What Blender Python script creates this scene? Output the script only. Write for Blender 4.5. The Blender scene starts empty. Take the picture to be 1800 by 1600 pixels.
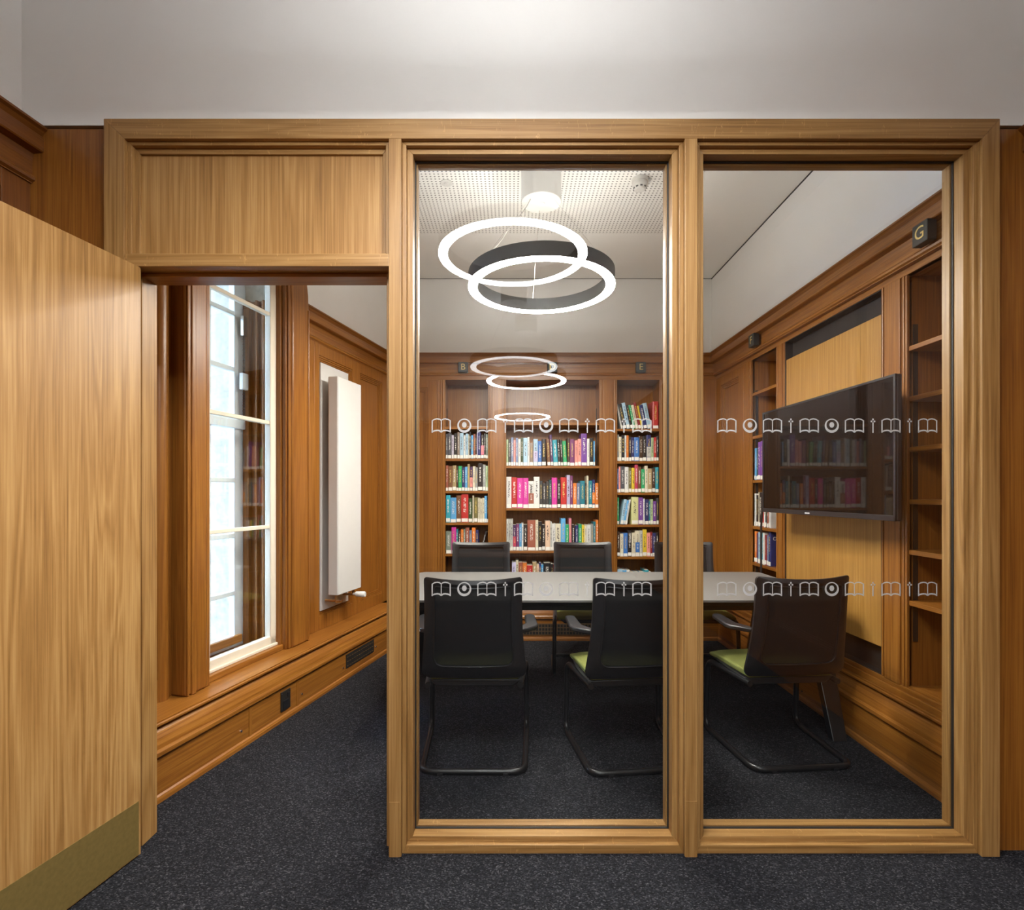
import bpy, bmesh, math, random
from mathutils import Vector, Matrix

random.seed(7)
D = bpy.data
C = bpy.context.scene.collection
SC = bpy.context.scene
PI = math.pi

# ------------------------------------------------------------------ camera, world, exposure
cd = D.cameras.new('camera')
cam = D.objects.new('camera', cd)
C.objects.link(cam)
cam.location = (0, 0, 1.30)
cam.rotation_euler = (PI / 2, 0, 0)
cd.sensor_fit = 'HORIZONTAL'
cd.sensor_width = 36.0
cd.lens = 930 / 1800 * 36.0
cd.shift_y = 66 / 1800
cd.clip_start = 0.02
SC.camera = cam

w = D.worlds.new('overcast_sky')
SC.world = w
w.use_nodes = True
bg = w.node_tree.nodes['Background']
bg.inputs[0].default_value = (0.50, 0.68, 1.0, 1)
bg.inputs[1].default_value = 8.5

SC.view_settings.view_transform = 'Standard'
SC.view_settings.look = 'None'
SC.view_settings.gamma = 1.0
SC.view_settings.use_curve_mapping = False
SC.view_settings.exposure = 1.72
SC.cycles.max_bounces = 10
SC.cycles.diffuse_bounces = 5
SC.cycles.glossy_bounces = 5
SC.cycles.transmission_bounces = 8
SC.cycles.transparent_max_bounces = 16
SC.cycles.sample_clamp_indirect = 6.0
SC.cycles.caustics_reflective = False
SC.cycles.caustics_refractive = False
LAMP_ROOM = 74.0       # radiance of the meeting room ring
LAMP_NEAR = 53.0       # radiance of the rings over the reading room
LAMP_COL = (1.0, 0.965, 0.88)
LAMP_COL_NEAR = (0.96, 0.985, 1.0)


# ------------------------------------------------------------------ materials
def new_mat(name):
    m = D.materials.new(name)
    m.use_nodes = True
    nt = m.node_tree
    return m, nt, nt.nodes['Principled BSDF']


def plain(name, col, rough=0.5, metal=0.0, noise=0.0, nscale=20.0, spec=0.5, bump=0.0):
    m, nt, b = new_mat(name)
    b.inputs['Base Color'].default_value = (*col, 1)
    b.inputs['Roughness'].default_value = rough
    b.inputs['Metallic'].default_value = metal
    b.inputs['Specular IOR Level'].default_value = spec
    if noise > 0 or bump > 0:
        tc = nt.nodes.new('ShaderNodeTexCoord')
        n = nt.nodes.new('ShaderNodeTexNoise')
        n.inputs['Scale'].default_value = nscale
        n.inputs['Detail'].default_value = 4
        nt.links.new(tc.outputs['Object'], n.inputs['Vector'])
        if noise > 0:
            r = nt.nodes.new('ShaderNodeValToRGB')
            r.color_ramp.elements[0].position = 0.3
            r.color_ramp.elements[1].position = 0.7
            r.color_ramp.elements[0].color = (*[c * (1 - noise) for c in col], 1)
            r.color_ramp.elements[1].color = (*[min(1, c * (1 + noise)) for c in col], 1)
            nt.links.new(n.outputs['Fac'], r.inputs['Fac'])
            nt.links.new(r.outputs['Color'], b.inputs['Base Color'])
        if bump > 0:
            bp = nt.nodes.new('ShaderNodeBump')
            bp.inputs['Strength'].default_value = bump
            bp.inputs['Distance'].default_value = 0.002
            nt.links.new(n.outputs['Fac'], bp.inputs['Height'])
            nt.links.new(bp.outputs['Normal'], b.inputs['Normal'])
    return m


def wood(name, light, mid, dark, axis='z', rough=0.42, fibre=1.0, band=1.0, fleck=0.0):
    """oak: broad figure + fine fibres stretched along the grain axis + optional ray fleck"""
    m, nt, b = new_mat(name)
    N, L = nt.nodes, nt.links
    tc = N.new('ShaderNodeTexCoord')

    def mapped(across, along, off=0.0):
        mp = N.new('ShaderNodeMapping')
        s = {'x': (along, across, across), 'y': (across, along, across), 'z': (across, across, along)}[axis]
        mp.inputs['Scale'].default_value = s
        mp.inputs['Location'].default_value = (off, off * 1.7, off * 0.6)
        L.new(tc.outputs['Object'], mp.inputs['Vector'])
        return mp.outputs['Vector']

    broad = N.new('ShaderNodeTexNoise')
    broad.inputs['Scale'].default_value = 1.0
    broad.inputs['Detail'].default_value = 3
    broad.inputs['Distortion'].default_value = 0.5
    L.new(mapped(10, 0.38, 3.1), broad.inputs['Vector'])
    # growth rings: saw from the broad field
    mul = N.new('ShaderNodeMath'); mul.operation = 'MULTIPLY'; mul.inputs[1].default_value = 19.0
    L.new(broad.outputs['Fac'], mul.inputs[0])
    fr = N.new('ShaderNodeMath'); fr.operation = 'PINGPONG'; fr.inputs[1].default_value = 1.0
    L.new(mul.outputs[0], fr.inputs[0])
    fine = N.new('ShaderNodeTexNoise')
    fine.inputs['Scale'].default_value = 1.0
    fine.inputs['Detail'].default_value = 4
    fine.inputs['Roughness'].default_value = 0.65
    L.new(mapped(150, 2.2), fine.inputs['Vector'])
    cloud = N.new('ShaderNodeTexNoise')
    cloud.inputs['Scale'].default_value = 1.0
    cloud.inputs['Detail'].default_value = 2
    L.new(mapped(2.3, 0.7, 8.0), cloud.inputs['Vector'])
    # combine
    m1 = N.new('ShaderNodeMath'); m1.operation = 'MULTIPLY'; m1.inputs[1].default_value = 0.24 * band
    L.new(fr.outputs[0], m1.inputs[0])
    m2 = N.new('ShaderNodeMath'); m2.operation = 'MULTIPLY_ADD'; m2.inputs[1].default_value = 0.95 * fibre
    L.new(fine.outputs['Fac'], m2.inputs[0]); L.new(m1.outputs[0], m2.inputs[2])
    m3 = N.new('ShaderNodeMath'); m3.operation = 'MULTIPLY_ADD'; m3.inputs[1].default_value = 0.40
    L.new(cloud.outputs['Fac'], m3.inputs[0]); L.new(m2.outputs[0], m3.inputs[2])
    r = N.new('ShaderNodeValToRGB')
    e = r.color_ramp.elements
    e[0].position = 0.38; e[0].color = (*dark, 1)
    e[1].position = 1.05; e[1].color = (*light, 1)
    k = e.new(0.70); k.color = (*mid, 1)
    L.new(m3.outputs[0], r.inputs['Fac'])
    col = r.outputs['Color']
    if fleck > 0:
        v = N.new('ShaderNodeTexNoise')
        v.inputs['Scale'].default_value = 1.0
        v.inputs['Detail'].default_value = 2
        v.inputs['Distortion'].default_value = 1.5
        L.new(mapped(26, 95, 5.0), v.inputs['Vector'])
        rr = N.new('ShaderNodeValToRGB')
        rr.color_ramp.elements[0].position = 0.66; rr.color_ramp.elements[0].color = (0, 0, 0, 1)
        rr.color_ramp.elements[1].position = 0.72; rr.color_ramp.elements[1].color = (fleck, fleck, fleck, 1)
        L.new(v.outputs['Fac'], rr.inputs['Fac'])
        mx = N.new('ShaderNodeMixRGB')
        L.new(rr.outputs['Color'], mx.inputs[0])
        L.new(col, mx.inputs[1])
        mx.inputs[2].default_value = (*[min(1, c * 1.5) for c in light], 1)
        col = mx.outputs['Color']
    L.new(col, b.inputs['Base Color'])
    b.inputs['Roughness'].default_value = rough
    bp = N.new('ShaderNodeBump')
    bp.inputs['Strength'].default_value = 0.12
    bp.inputs['Distance'].default_value = 0.001
    L.new(fine.outputs['Fac'], bp.inputs['Height'])
    L.new(bp.outputs['Normal'], b.inputs['Normal'])
    return m


NEW = dict(light=(0.38, 0.212, 0.072), mid=(0.270, 0.135, 0.037), dark=(0.135, 0.062, 0.016))
OLD = dict(light=(0.34, 0.140, 0.022), mid=(0.235, 0.083, 0.0115), dark=(0.115, 0.035, 0.005))
M = {}
for ax in 'xyz':
    M['new_' + ax] = wood('new_oak_' + ax, axis=ax, fleck=0.5 if ax == 'x' else 0.0, **NEW)
    M['old_' + ax] = wood('old_oak_' + ax, axis=ax, rough=0.36, band=0.6, **OLD)
DRK = dict(light=(0.215, 0.078, 0.013), mid=(0.150, 0.047, 0.0065), dark=(0.072, 0.020, 0.003))
for ax in 'xyz':
    M['drk_' + ax] = wood('dark_old_oak_' + ax, axis=ax, rough=0.36, band=0.6, **DRK)
M['door'] = wood('door_oak_veneer', (0.44, 0.252, 0.088), (0.315, 0.158, 0.045), (0.165, 0.078, 0.020), axis='z', band=1.0)
M['tvpanel'] = wood('panel_oak_veneer', (0.44, 0.235, 0.055), (0.34, 0.165, 0.034), (0.21, 0.09, 0.016), axis='z', band=0.7)
M['plaster'] = plain('white_plaster', (0.80, 0.79, 0.77), 0.85, noise=0.02, nscale=3, bump=0.15)
M['ceil'] = plain('ceiling_white', (0.85, 0.84, 0.81), 0.85, noise=0.01)
M['black'] = plain('black_plastic', (0.013, 0.013, 0.015), 0.38, noise=0.2, nscale=60)
M['blackmetal'] = plain('black_powder_coat', (0.008, 0.008, 0.009), 0.33, noise=0.2, nscale=90)
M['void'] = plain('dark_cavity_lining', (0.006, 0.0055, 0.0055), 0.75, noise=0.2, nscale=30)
M['white'] = plain('white_enamel', (0.62, 0.605, 0.575), 0.35, noise=0.01)
M['cream'] = plain('cream_paint', (0.74, 0.67, 0.54), 0.4, noise=0.02)
M['sash'] = plain('white_gloss_paint', (0.80, 0.82, 0.83), 0.4, noise=0.02)
M['stone'] = plain('pale_limestone', (0.46, 0.42, 0.35), 0.9, noise=0.18, nscale=25, bump=0.4)
M['steel'] = plain('polished_steel', (0.75, 0.74, 0.72), 0.22, 1.0, noise=0.02)
M['copper'] = plain('brass_fitting', (0.60, 0.38, 0.18), 0.35, 1.0, noise=0.05)
M['brass'] = plain('brushed_bronze_brass', (0.26, 0.18, 0.055), 0.50, 0.5, noise=0.10, nscale=70)
M['green'] = plain('lime_green_wool', (0.26, 0.275, 0.065), 0.9, noise=0.12, nscale=180, bump=0.4)
M['table'] = plain('grey_laminate', (0.185, 0.180, 0.172), 0.42, noise=0.015)
M['gold'] = plain('gold_leaf_paint', (0.62, 0.46, 0.16), 0.4, 0.3, noise=0.05)
M['plaque'] = plain('dark_green_black_paint', (0.022, 0.027, 0.026), 0.5, noise=0.1)
M['paper'] = plain('book_paper', (0.66, 0.61, 0.50), 0.85, noise=0.05, nscale=120)
M['label'] = plain('spine_label_paper', (0.80, 0.78, 0.72), 0.7, noise=0.03, nscale=150)
M['gasket'] = plain('black_rubber_gasket', (0.008, 0.008, 0.008), 0.6, noise=0.1)
M['drum'] = plain('dark_bronze_drum', (0.032, 0.029, 0.025), 0.45, 0.2, noise=0.05)
M['grille'] = plain('black_grille', (0.016, 0.014, 0.012), 0.5, noise=0.1)
M['bronze'] = plain('brown_grille', (0.13, 0.075, 0.03), 0.5, noise=0.1)
M['silver'] = plain('silver_print', (0.6, 0.6, 0.6), 0.4, noise=0.01)
M['titleink'] = plain('title_ink_black', (0.02, 0.02, 0.02), 0.6, noise=0.05)
M['titlepale'] = plain('title_ink_pale', (0.75, 0.72, 0.65), 0.6, noise=0.02)


def emit(name, col, strength):
    m, nt, b = new_mat(name)
    b.inputs['Base Color'].default_value = (0.8, 0.8, 0.8, 1)
    b.inputs['Emission Color'].default_value = (*col, 1)
    b.inputs['Emission Strength'].default_value = strength
    return m


M['lamp_room'] = emit('lit_diffuser_room', LAMP_COL, LAMP_ROOM)
M['lamp_near'] = emit('lit_diffuser_near', LAMP_COL_NEAR, LAMP_NEAR)
M['lamp_room_up'] = emit('lit_uplight_room', LAMP_COL, LAMP_ROOM * 0.08)
M['lamp_near_up'] = emit('lit_uplight_near', LAMP_COL_NEAR, LAMP_NEAR * 0.30)


M['added_ring'] = emit('added_ring_glow', LAMP_COL_NEAR, LAMP_NEAR * 0.05)  # weak glow of the added ring, tuned for its reflection in the pane


def glass_mat(name, tint=(1, 1, 1), ior=1.5):
    m, nt, b = new_mat(name)
    N, L = nt.nodes, nt.links
    out = [n for n in N if n.type == 'OUTPUT_MATERIAL'][0]
    N.remove(b)
    t = N.new('ShaderNodeBsdfTransparent'); t.inputs[0].default_value = (*tint, 1)
    g = N.new('ShaderNodeBsdfGlossy'); g.inputs['Roughness'].default_value = 0.0
    g.inputs['Color'].default_value = (1, 1, 1, 1)
    geo = N.new('ShaderNodeNewGeometry')
    io = N.new('ShaderNodeMath'); io.operation = 'MULTIPLY_ADD'      # the node inverts its index on back faces
    io.inputs[1].default_value = 1 / ior - ior; io.inputs[2].default_value = ior
    L.new(geo.outputs['Backfacing'], io.inputs[0])
    f = N.new('ShaderNodeFresnel'); L.new(io.outputs[0], f.inputs['IOR'])
    mx = N.new('ShaderNodeMixShader')
    L.new(f.outputs[0], mx.inputs[0]); L.new(t.outputs[0], mx.inputs[1]); L.new(g.outputs[0], mx.inputs[2])
    L.new(mx.outputs[0], out.inputs[0])
    return m


M['glass'] = glass_mat('clear_glass', (0.95, 0.955, 0.95))
M['winglass'] = glass_mat('window_glass', (0.96, 0.98, 0.98))

# frosted film
m, nt, b = new_mat('etched_white_film')
b.inputs['Base Color'].default_value = (0.55, 0.54, 0.54, 1)
b.inputs['Roughness'].default_value = 0.7
N, L = nt.nodes, nt.links
out = [n for n in N if n.type == 'OUTPUT_MATERIAL'][0]
t = N.new('ShaderNodeBsdfTransparent')
tl = N.new('ShaderNodeBsdfTranslucent'); tl.inputs[0].default_value = (0.55, 0.54, 0.54, 1)
a1 = N.new('ShaderNodeMixShader'); a1.inputs[0].default_value = 0.5
a2 = N.new('ShaderNodeMixShader'); a2.inputs[0].default_value = 0.25
L.new(b.outputs[0], a1.inputs[1]); L.new(tl.outputs[0], a1.inputs[2])
L.new(a1.outputs[0], a2.inputs[1]); L.new(t.outputs[0], a2.inputs[2])
L.new(a2.outputs[0], out.inputs[0])
M['film'] = m

# chair back mesh: see-through weave
m, nt, b = new_mat('black_mesh_fabric')
b.inputs['Base Color'].default_value = (0.0075, 0.0075, 0.0085, 1)
b.inputs['Specular IOR Level'].default_value = 0.25
b.inputs['Roughness'].default_value = 0.8
N, L = nt.nodes, nt.links
out = [n for n in N if n.type == 'OUTPUT_MATERIAL'][0]
t = N.new('ShaderNodeBsdfTransparent')
a2 = N.new('ShaderNodeMixShader'); a2.inputs[0].default_value = 0.015
L.new(b.outputs[0], a2.inputs[1]); L.new(t.outputs[0], a2.inputs[2]); L.new(a2.outputs[0], out.inputs[0])
M['mesh'] = m

# carpet
m, nt, b = new_mat('charcoal_loop_carpet')
N, L = nt.nodes, nt.links
tc = N.new('ShaderNodeTexCoord')
mp = N.new('ShaderNodeMapping'); mp.inputs['Rotation'].default_value = (0, 0, math.radians(40))
mp.inputs['Scale'].default_value = (1, 1.6, 1)
L.new(tc.outputs['Object'], mp.inputs['Vector'])
v = N.new('ShaderNodeTexVoronoi'); v.inputs['Scale'].default_value = 190
L.new(mp.outputs[0], v.inputs['Vector'])
rgb = N.new('ShaderNodeSeparateColor'); L.new(v.outputs['Color'], rgb.inputs[0])
r = N.new('ShaderNodeValToRGB')
e = r.color_ramp.elements
e[0].position = 0.0; e[0].color = (0.010, 0.010, 0.011, 1)
e[1].position = 1.0; e[1].color = (0.14, 0.135, 0.135, 1)
k = e.new(0.62); k.color = (0.024, 0.024, 0.027, 1)
k = e.new(0.90); k.color = (0.062, 0.061, 0.064, 1)
L.new(rgb.outputs[0], r.inputs['Fac'])
big = N.new('ShaderNodeTexNoise'); big.inputs['Scale'].default_value = 38; big.inputs['Detail'].default_value = 3
L.new(tc.outputs['Object'], big.inputs['Vector'])
mm = N.new('ShaderNodeMixRGB'); mm.blend_type = 'MULTIPLY'; mm.inputs[0].default_value = 0.5
L.new(r.outputs['Color'], mm.inputs[1]); L.new(big.outputs['Fac'], mm.inputs[2])
mm2 = N.new('ShaderNodeMixRGB'); mm2.blend_type = 'MULTIPLY'; mm2.inputs[0].default_value = 1.0
mm2.inputs[2].default_value = (0.80, 0.81, 0.88, 1)
L.new(mm.outputs[0], mm2.inputs[1])
L.new(mm2.outputs[0], b.inputs['Base Color'])
b.inputs['Roughness'].default_value = 0.95
b.inputs['Specular IOR Level'].default_value = 0.15
bp = N.new('ShaderNodeBump'); bp.inputs['Strength'].default_value = 0.7; bp.inputs['Distance'].default_value = 0.004
L.new(v.outputs['Distance'], bp.inputs['Height']); bp.invert = True
L.new(bp.outputs['Normal'], b.inputs['Normal'])
M['carpet'] = m

# perforated acoustic board: 12 mm holes on a 26 mm grid
m, nt, b = new_mat('perforated_ceiling_board')
N, L = nt.nodes, nt.links
tc = N.new('ShaderNodeTexCoord')
mp = N.new('ShaderNodeMapping'); mp.inputs['Scale'].default_value = (1 / 0.0255, 1 / 0.0255, 0)
L.new(tc.outputs['Object'], mp.inputs['Vector'])
fr = N.new('ShaderNodeVectorMath'); fr.operation = 'FRACTION'; L.new(mp.outputs[0], fr.inputs[0])
sb = N.new('ShaderNodeVectorMath'); sb.operation = 'SUBTRACT'; sb.inputs[1].default_value = (0.5, 0.5, 0)
L.new(fr.outputs[0], sb.inputs[0])
ln = N.new('ShaderNodeVectorMath'); ln.operation = 'LENGTH'; L.new(sb.outputs[0], ln.inputs[0])
r = N.new('ShaderNodeValToRGB')
r.color_ramp.elements[0].position = 0.20; r.color_ramp.elements[0].color = (0.20, 0.19, 0.18, 1)
r.color_ramp.elements[1].position = 0.25; r.color_ramp.elements[1].color = (0.82, 0.805, 0.77, 1)
L.new(ln.outputs['Value'], r.inputs['Fac']); L.new(r.outputs['Color'], b.inputs['Base Color'])
b.inputs['Roughness'].default_value = 0.85
M['perf'] = m

# television screen
m, nt, b = new_mat('glossy_black_screen')
b.inputs['Base Color'].default_value = (0.005, 0.005, 0.005, 1)
b.inputs['Roughness'].default_value = 0.03
b.inputs['Specular IOR Level'].default_value = 0.20
M['screen'] = m

# book cloth: colour from the object, printed title along the spine
m, nt, b = new_mat('printed_book_cover')
N, L = nt.nodes, nt.links
oi = N.new('ShaderNodeObjectInfo')
tc = N.new('ShaderNodeTexCoord')
sx = N.new('ShaderNodeSeparateXYZ'); L.new(tc.outputs['Generated'], sx.inputs[0])


def band(sock, lo, hi):
    a = N.new('ShaderNodeMath'); a.operation = 'GREATER_THAN'; a.inputs[1].default_value = lo
    c = N.new('ShaderNodeMath'); c.operation = 'LESS_THAN'; c.inputs[1].default_value = hi
    L.new(sock, a.inputs[0]); L.new(sock, c.inputs[0])
    p = N.new('ShaderNodeMath'); p.operation = 'MULTIPLY'
    L.new(a.outputs[0], p.inputs[0]); L.new(c.outputs[0], p.inputs[1])
    return p.outputs[0]


def mulm(a, c):
    p = N.new('ShaderNodeMath'); p.operation = 'MULTIPLY'; L.new(a, p.inputs[0]); L.new(c, p.inputs[1]); return p.outputs[0]


msk = mulm(mulm(band(sx.outputs[0], 0.33, 0.67), band(sx.outputs[2], 0.34, 0.86)), band(sx.outputs[1], -0.1, 0.06))
cmb = N.new('ShaderNodeCombineXYZ')
zz = N.new('ShaderNodeMath'); zz.operation = 'MULTIPLY'; zz.inputs[1].default_value = 34; L.new(sx.outputs[2], zz.inputs[0])
xx = N.new('ShaderNodeMath'); xx.operation = 'MULTIPLY'; xx.inputs[1].default_value = 5; L.new(sx.outputs[0], xx.inputs[0])
rr = N.new('ShaderNodeMath'); rr.operation = 'MULTIPLY'; rr.inputs[1].default_value = 91; L.new(oi.outputs['Random'], rr.inputs[0])
L.new(xx.outputs[0], cmb.inputs[0]); L.new(rr.outputs[0], cmb.inputs[1]); L.new(zz.outputs[0], cmb.inputs[2])
nn = N.new('ShaderNodeTexNoise'); nn.inputs['Scale'].default_value = 1.0; nn.inputs['Detail'].default_value = 2
L.new(cmb.outputs[0], nn.inputs['Vector'])
gt = N.new('ShaderNodeMath'); gt.operation = 'GREATER_THAN'; gt.inputs[1].default_value = 0.52; L.new(nn.outputs['Fac'], gt.inputs[0])
msk = mulm(msk, gt.outputs[0])
bw = N.new('ShaderNodeRGBToBW'); L.new(oi.outputs['Color'], bw.inputs[0])
isl = N.new('ShaderNodeMath'); isl.operation = 'GREATER_THAN'; isl.inputs[1].default_value = 0.38; L.new(bw.outputs[0], isl.inputs[0])
inkd = N.new('ShaderNodeMixRGB')
rs = N.new('ShaderNodeMath'); rs.operation = 'GREATER_THAN'; rs.inputs[1].default_value = 0.68; L.new(oi.outputs['Random'], rs.inputs[0])
L.new(rs.outputs[0], inkd.inputs[0]); inkd.inputs[1].default_value = (0.75, 0.72, 0.66, 1); inkd.inputs[2].default_value = (0.62, 0.45, 0.12, 1)
ink = N.new('ShaderNodeMixRGB'); L.new(isl.outputs[0], ink.inputs[0]); L.new(inkd.outputs[0], ink.inputs[1]); ink.inputs[2].default_value = (0.06, 0.05, 0.06, 1)
fin = N.new('ShaderNodeMixRGB'); L.new(msk, fin.inputs[0]); L.new(oi.outputs['Color'], fin.inputs[1]); L.new(ink.outputs[0], fin.inputs[2])
L.new(fin.outputs[0], b.inputs['Base Color'])
b.inputs['Roughness'].default_value = 0.38
M['book'] = m


# ------------------------------------------------------------------ mesh helpers
class MB:
    def __init__(self):
        self.v = []
        self.f = []

    def add(self, vs, fs):
        o = len(self.v)
        self.v += [tuple(p) for p in vs]
        self.f += [tuple(i + o for i in f) for f in fs]
        return self

    def box(self, x0, x1, y0, y1, z0, z1):
        x0, x1 = min(x0, x1), max(x0, x1)
        y0, y1 = min(y0, y1), max(y0, y1)
        z0, z1 = min(z0, z1), max(z0, z1)
        return self.add([(x0, y0, z0), (x1, y0, z0), (x1, y1, z0), (x0, y1, z0), (x0, y0, z1), (x1, y0, z1), (x1, y1, z1), (x0, y1, z1)],
                        [(0, 3, 2, 1), (4, 5, 6, 7), (0, 1, 5, 4), (1, 2, 6, 5), (2, 3, 7, 6), (3, 0, 4, 7)])

    def prism(self, prof, axis, a0, a1):
        n = len(prof)
        P = {'x': lambda p, a: (a, p[0], p[1]), 'y': lambda p, a: (p[0], a, p[1]), 'z': lambda p, a: (p[0], p[1], a)}[axis]
        vs = [P(p, a0) for p in prof] + [P(p, a1) for p in prof]
        fs = [tuple(range(n))[::-1], tuple(range(n, 2 * n))] + [(i, (i + 1) % n, n + (i + 1) % n, n + i) for i in range(n)]
        return self.add(vs, fs)

    def quadprism(self, pts_a, pts_b):
        n = len(pts_a)
        fs = [tuple(range(n))[::-1], tuple(range(n, 2 * n))] + [(i, (i + 1) % n, n + (i + 1) % n, n + i) for i in range(n)]
        return self.add(list(pts_a) + list(pts_b), fs)

    def tube(self, pts, r, seg=10, closed=False):
        pts = [Vector(p) for p in pts]
        n = len(pts)
        rings = []
        up = None
        for i, p in enumerate(pts):
            if closed:
                t = (pts[(i + 1) % n] - pts[i - 1]).normalized()
            else:
                t = (pts[min(i + 1, n - 1)] - pts[max(i - 1, 0)]).normalized()
            if up is None:
                up = Vector((0, 0, 1)) if abs(t.z) < 0.9 else Vector((1, 0, 0))
            a = (up - t * up.dot(t)).normalized()
            up = a
            bb = t.cross(a)
            rr = r[i] if isinstance(r, (list, tuple)) else r
            rings.append([p + a * (rr * math.cos(2 * PI * k / seg)) + bb * (rr * math.sin(2 * PI * k / seg)) for k in range(seg)])
        vs = [q for rg in rings for q in rg]
        fs = []
        m_ = n if closed else n - 1
        for i in range(m_):
            j = (i + 1) % n
            for k in range(seg):
                fs.append((i * seg + k, i * seg + (k + 1) % seg, j * seg + (k + 1) % seg, j * seg + k))
        if not closed:
            fs.append(tuple(range(seg))[::-1])
            fs.append(tuple(range((n - 1) * seg, n * seg)))
        return self.add(vs, fs)

    def cyl(self, c, r, z0, z1, seg=24, r2=None):
        r2 = r if r2 is None else r2
        a = [(c[0] + r * math.cos(2 * PI * k / seg), c[1] + r * math.sin(2 * PI * k / seg), z0) for k in range(seg)]
        bb = [(c[0] + r2 * math.cos(2 * PI * k / seg), c[1] + r2 * math.sin(2 * PI * k / seg), z1) for k in range(seg)]
        return self.quadprism(a, bb)

    def ring(self, c, ri, ro, z0, z1, seg=96):
        o = len(self.v)
        vs = []
        for k in range(seg):
            a = 2 * PI * k / seg
            for (r_, z) in ((ri, z0), (ro, z0), (ro, z1), (ri, z1)):
                vs.append((c[0] + r_ * math.cos(a), c[1] + r_ * math.sin(a), z))
        fs = []
        for k in range(seg):
            j = (k + 1) % seg
            for q in range(4):
                fs.append((k * 4 + q, j * 4 + q, j * 4 + (q + 1) % 4, k * 4 + (q + 1) % 4))
        return self.add(vs, fs)

    def mesh(self, name):
        me = D.meshes.new(name)
        me.from_pydata(self.v, [], self.f)
        bm = bmesh.new(); bm.from_mesh(me)
        bmesh.ops.recalc_face_normals(bm, faces=bm.faces)
        bm.to_mesh(me); bm.free()
        return me


def obj(name, mb, mat, parent=None, bevel=0.0, smooth=False, seg=2):
    me = mb.mesh(name) if isinstance(mb, MB) else mb
    if not me.materials:
        me.materials.append(M[mat] if isinstance(mat, str) else mat)
    if smooth:
        me.shade_smooth()
        try:
            me.set_sharp_from_angle(angle=math.radians(38))
        except Exception:
            pass
    o = D.objects.new(name, me)
    C.objects.link(o)
    if parent is not None:
        o.parent = parent
    if bevel > 0:
        md = o.modifiers.new('edge', 'BEVEL')
        md.width = bevel; md.segments = seg; md.limit_method = 'ANGLE'; md.angle_limit = math.radians(40)
    return o


def empty(name, loc=(0, 0, 0), rz=0.0):
    o = D.objects.new(name, None)
    o.empty_display_size = 0.1
    C.objects.link(o)
    o.location = loc
    o.rotation_euler = (0, 0, rz)
    return o


def tag(o, label, cat=None, group=None, kind=None):
    o['label'] = label
    if cat: o['category'] = cat
    if group: o['group'] = group
    if kind: o['kind'] = kind
    return o


def struct(o, label=None):
    o['kind'] = 'structure'
    if label: o['label'] = label
    return o


def copy_tree(o, parent=None):
    c = o.copy(); C.objects.link(c)
    if parent is not None: c.parent = parent
    for ch in list(o.children):
        copy_tree(ch, c)
    return c


def B(x0, x1, y0, y1, z0, z1):
    return MB().box(x0, x1, y0, y1, z0, z1)


def text(s, size, mat, parent, mtx, name='lettering', thick=0.0004):
    cu = D.curves.new(name, 'FONT')
    cu.body = s; cu.size = size; cu.align_x = 'CENTER'; cu.align_y = 'CENTER'; cu.extrude = thick
    tmp = D.objects.new(name + '_curve', cu)
    me = D.meshes.new_from_object(tmp)
    D.objects.remove(tmp); D.curves.remove(cu)
    o = obj(name, me, mat)
    o.parent = parent
    o.matrix_local = mtx
    return o


# ------------------------------------------------------------------ key dimensions (metres)
YF = 1.886            # front face of the oak screen
YW = 1.922            # face of the old wall beside the screen
YI = 2.026            # inner face of the screen
ZC = 2.55             # top of the panelling cornice in the meeting room
ZCEIL = 3.23
XR = 1.85             # face of the right-hand panelling
YB = 4.78             # face of the back panelling
LA = math.atan(-0.2224)   # rotation of the window wall
LP = (-1.965, 0, 0)

# ------------------------------------------------------------------ floor, ceilings, outer shell
fl = struct(obj('floor', MB().prism([(-2.70, -5.4), (2.4, -5.4), (2.4, 5.3), (-1.42, 5.3), (-2.24, 1.6), (-2.05, 1.4)], 'z', -0.12, 0.0), 'carpet'), 'charcoal speckled loop pile carpet')
ce = struct(obj('ceiling', B(-2.9, 2.4, 1.95, 5.3, ZCEIL, ZCEIL + 0.12), 'ceil'), 'flat white ceiling of the meeting room with shadow gap')
obj('perforated_panel', B(-0.82, 1.157, 2.10, 3.936, ZCEIL - 0.003, ZCEIL + 0.02), 'perf', ce)
obj('shadow_gap', B(1.796, 1.802, 2.03, 4.77, ZCEIL - 0.008, ZCEIL + 0.02), 'void', ce)
obj('shadow_gap', B(-1.4, 1.8, 4.768, 4.772, ZCEIL - 0.003, ZCEIL + 0.02), 'void', ce)
struct(obj('ground_outside', B(-14, -1.0, -6, 14, -1.2, -1.0), 'stone'), 'pale stone paving outside the window')
cn = struct(obj('ceiling_reading_room', B(-3.2, 2.4, -5.4, 1.95, ZCEIL, ZCEIL + 0.12), 'ceil'), 'flat white ceiling over the reading room side')

# wall carrying the screen: plaster above, old oak beside
wf = struct(obj('wall_front', B(-2.3, 2.3, YW, YI, 2.634, ZCEIL), 'plaster'), 'white plastered wall above the oak screen')
obj('side_panel', B(-1.80, -1.457, YW, YW + 0.02, 0, 2.620), 'old_z', wf)
obj('side_panel', B(1.741, 2.3, YW, YW + 0.02, 0, 2.620), 'old_z', wf)
obj('wall_core', B(-2.3, -1.457, YW + 0.02, YI, 0, 2.634), 'void', wf)
obj('wall_core', B(1.741, 2.3, YW + 0.02, YI, 0, 2.634), 'void', wf)

# ------------------------------------------------------------------ the oak screen
scr = empty('glazed_oak_screen', (0, 0, 0))
tag(scr, 'pale oak framed screen with two tall glass bays and a panel over the doorway', 'partition')


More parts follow.
